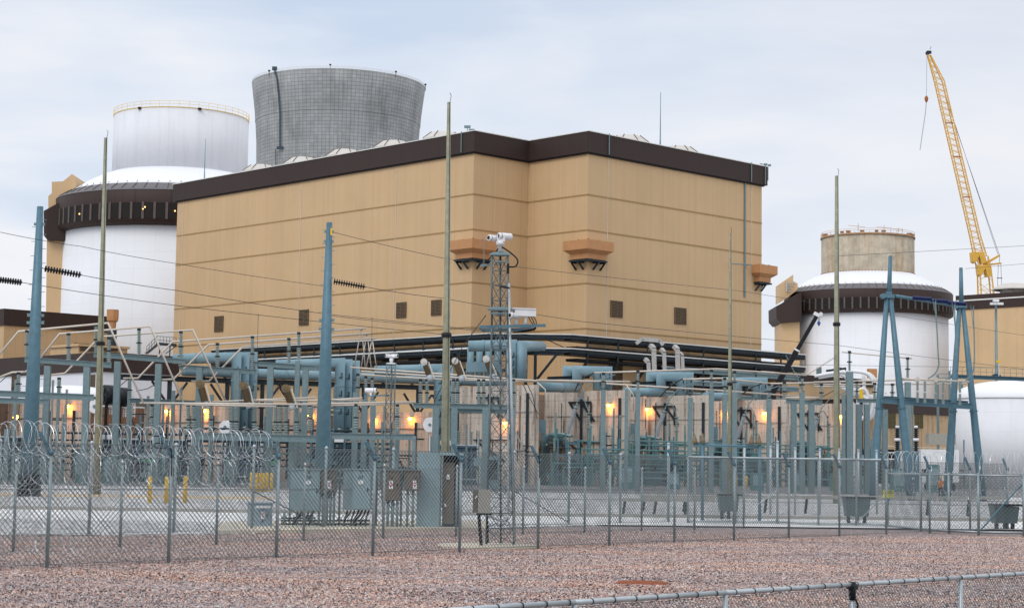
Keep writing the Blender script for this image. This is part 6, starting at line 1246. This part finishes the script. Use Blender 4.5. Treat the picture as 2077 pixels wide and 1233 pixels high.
for i in (3, 7):     # loose black cables hooked on two arms
    p = ptsA[i]+Z*2.42; mb.nx().path(curve([p+V((.02, -.05, -.5)), p+V((.0, -.05, .05)), p+V((-.1, -.05, .1)), p+V((-.35, -.05, .12)), p+V((-.36, -.05, .22)), p+V((-.15, -.05, .22)), p+V((-.2, -.05, .36)), p+V((-.45, -.05, .38))], 4), .014, 5)
part(fA, 'hook_cable', mb, BLACK)
PB = gnd(27, 1115, 0); ptsB = [PB+DA*3.2*i for i in range(-2, 11)]
fence('chain_link_fence', 'second chain-link fence just behind the near one, capped posts', ptsB, 2.15, 'all', .14, .0046, (), 0, .038, True)
PC = gnd(180, 1085, 0); PC2 = gnd(1356, 1060, 0); dC = (PC2-PC); nC = 9; ptsC = [PC+dC*(i/nC) for i in range(-1, nC+1)]
fC = fence('chain_link_fence', 'rear chain-link fence standing on the edge of the grey yard', ptsC, 2.7, 'all', .15, .0048, (1.35,), 0, .05, True, top_r=.016)
mb = MB(); 
for i in (3, 7): mb.nx().cyl(ptsC[i]+Z*1.3, ptsC[i+1]+Z*.1, .018, n=5)
part(fC, 'brace_rod', mb, DKST)
gp = [gnd(1395, 1062, 0), gnd(1492, 1063, 0), gnd(1577, 1064, 0), gnd(1660, 1067, 0), gnd(1737, 1068, 0), gnd(1800, 1070, 0)]
hg = at(1500, 928, gp[1].y).z
g1 = fence('gate_fence', 'railed chain-link run with pale top rail left of the gate sign', gp, hg, 'all', .15, .0056, (hg, .12), 0, .04, top_r=.035, cat='gate')
mb = MB(); mb.cyl(gp[1]+Z*.15, gp[2]+Z*1.4, .02, n=6); mb.nx().cyl(gp[4]+Z*.15, gp[5]+Z*1.4, .02, n=6); part(g1, 'brace', mb, RAIL)
hp = [gnd(1800, 1070, 0), gnd(1868, 1077, 0), gnd(1925, 1081, 0), gnd(1985, 1084, 0), gnd(2077, 1086, 0), gnd(2150, 1088, 0)]
g2 = fence('gate_fence', 'railed chain-link run with coils above, right of the gate sign', hp, hg*.83, 'all', .15, .0056, (hg*.80, .1), 0, .05, top_r=.035, cat='gate')
mb = MB(); mb.cyl(hp[3]+Z*.1, hp[4]+Z*1.9, .03, n=6); part(g2, 'brace', mb, BLUEST)
mb = MB()
for px, yt, yb in ((1356, 900, 1060), (1408, 905, 1055), (1425, 900, 1062), (1541, 905, 1062), (1577, 895, 1064), (1735, 912, 1070)): pass
# tall posts with crossbars and brown bell insulators in the gate area
fr_ = thing('bell_frame', 'blue-grey pipe frame carrying pairs of brown bell insulators', 'frame', gnd(1480, 1060)); mb = MB(); Yf = 76
for px in (1425, 1541): g0 = at(px, 1000, Yf); mb.nx().cyl(V((g0.x, Yf, 0)), at(px, 902, Yf), .07, n=9)
mb.nx().cyl(at(1408, 901, Yf), at(1541, 906, Yf), .05, n=8); part(fr_, 'pipe', mb, BLUEST); mb = MB()
for px, py in ((1409, 896), (1425, 895), (1524, 898), (1540, 898)): p = at(px, py, Yf); mb.nx().rings([(p-Z*.05, .14), (p+Z*.08, .11), (p+Z*.1, .08), (p+Z*.2, .06), (p+Z*.35, .02)], 10)
part(fr_, 'bell_insulator', mb, PORB)
tp_ = MB()
tall = thing('fence_posts', 'row of tall galvanised posts rising behind the gate fence', 'posts', gnd(1577, 1062)); 
for px, y0, Y in ((1577, 897, 74), (1356, 901, 76), (1510, 905, 86), (1563, 907, 88), (1613, 910, 88), (1663, 912, 90), (1702, 912, 92), (1741, 914, 92), (1778, 915, 92)): p = at(px, y0, Y); tp_.nx(); tp_.cyl(V((p.x, p.y, 0)), p, .055, n=8); tp_.rings([(p, .07), (p+Z*.08, .05)], 8)
part(tall, 'post', tp_, RAIL)
ys = [(1795, 905, 1070, .08), ]
mb = MB(); p = at(1802, 1001, hp[0].y-.12); mb.box(p, .42, .015, .3); sg = thing('warning_sign', 'yellow warning sign on the gate post, unreadable small print', 'sign', p-Z*.15); part(sg, 'plate', mb, M_('sign_yellow', (.75, .68, .02, 1), .5)); mb = MB(); mb.box(p+V((0, -.012, .09)), .3, .01, .03); mb.box(p+V((0, -.012, .03)), .34, .01, .02); part(sg, 'printed_line', mb, INK)
# ---------------------------------------------------------------- razor coils
def coil(label, p, q, R, pitch, r=.006, seed=1, grp='razor wire coils on the left fence'):
    rnd = random.Random(seed); d = (q-p); L = d.length; d.normalize(); s = d.cross(Z); pts = []; n = int(L/pitch); k = 20; t = thing('razor_wire', label, 'razor wire', V((p.x, p.y, p.z-R)), 0, grp)
    ph = rnd.uniform(0, 6)
    for i in range(n*k+1):
        a = 2*math.pi*i/k; j = i/k; rr = R*(1+.05*math.sin(j*1.7+ph)+.04*math.sin(j*.63)); c = p+d*(j*pitch+pitch*.25*math.sin(a*1+j*2.4))+s*.0
        pts.append(c+s*(math.cos(a)*rr)+Z*(math.sin(a)*rr*.98+.03*math.sin(j*.9+ph)))
    mb = MB(); mb.path(pts, r, 3); cw = part(t, 'coil', mb, RAZ)
    mb = MB()
    for i in range(3, len(pts)-1, 5): v_ = (pts[i+1]-pts[i]).normalized(); o = (pts[i]-(p+d*((pts[i]-p).dot(d)))).normalized(); c = pts[i]; mb.add([c-v_*.03+o*.012, c+v_*.03-o*.012, c+o*.02, c-o*.02], [(0, 2, 1, 3)])
    part(cw, 'barbs', mb, RAZ); return t
nA = V((-DA.y, DA.x, 0))
endA = ptsA[4]
cs = ptsA[0]-DA*1.5+nA*.45
coil('upper razor coil along the left part of the near fence', cs+Z*2.72, endA+nA*.35+Z*2.66, .35, .175, .0056, 1)
coil('lower razor coil hanging below the upper one on the left', cs+nA*.1+Z*2.02, endA+nA*.4+Z*1.98, .34, .21, .0052, 2)
coil('ground razor coil between the two left fences, lower one', cs+nA*1.6+Z*1.25, ptsA[3]+DA*1.+nA*1.6+Z*1.1, .45, .3, .005, 3)
coil('ground razor coil between the two left fences, on the gravel', cs+nA*2.8+Z*.48, ptsA[3]+nA*2.8+Z*.48, .45, .34, .005, 4)
hz = at(1850, 938, 70).z
coil('tight razor coil on the rail right of the gate sign', V((at(1798, 938, 70).x, 70, hz)), V((at(1932, 940, 68.5).x, 68.5, at(1932, 941, 68.5).z)), .44, .2, .008, 5, 'razor wire coils on the right fence')
coil('looser razor coil running to the right edge', V((at(1934, 940, 69).x, 69, at(1934, 938, 69).z)), V((at(2120, 940, 68).x, 68, at(2120, 941, 68).z)), .40, .2, .0065, 6, 'razor wire coils on the right fence')
coil('ground razor coil inside the right enclosure', V((at(1815, 1000, 76).x, 76, .95)), V((at(2120, 1000, 76).x, 76, .95)), .55, .33, .006, 7, 'razor wire coils on the right fence')
coil('upper inner razor coil of the right enclosure', V((at(1815, 1000, 77).x, 77, 1.75)), V((at(2120, 1000, 77).x, 77, 1.75)), .5, .36, .005, 8, 'razor wire coils on the right fence')
# ---------------------------------------------------------------- low rail fence in front
FZ = 1.07
def fpt(px, py): d = ray(px, py); k = (FZ-EYE.z)/d.z; p = EYE+d*k; return V((p.x, p.y, 0))
q0, q1 = fpt(1165, 1221), fpt(1948, 1171); dF = (q1-q0)/3; ptsF = [q0+dF*i for i in range(-3, 6)]
lf = fence('low_fence', 'low galvanised chain-link railing in the right foreground', ptsF, FZ-.02, 'all', .056, .0024, (FZ,), 0, .028, False, .026, 'railing', hf=FZ-.08)
mb = MB(); a, b = ptsF[0], ptsF[-1]; L = (b-a).length; n = int(L/.3)
n = min(n, 90)
for i in range(n): p = a.lerp(b, (i+.5)/n)+Z*FZ; d = (b-a).normalized(); mb.nx().rings([(p-d*.006, .031), (p+d*.006, .031)], 8)
part(lf, 'tie_wire', mb, DKST)
mb = MB(); p = ptsF[5]+Z*FZ; mb.rings([(p-dF.normalized()*.05-Z*.02, .04), (p+dF.normalized()*.05-Z*.02, .04)], 9); mb.cyl(p-Z*.16, p+Z*.03, .04, n=9); mb.nx().path([p+V((.02, -.03, -.14)), p+V((.05, -.04, -.2)), p+V((.04, -.03, -.6))], .012, 5); part(lf, 'clamp', mb, BLACK)
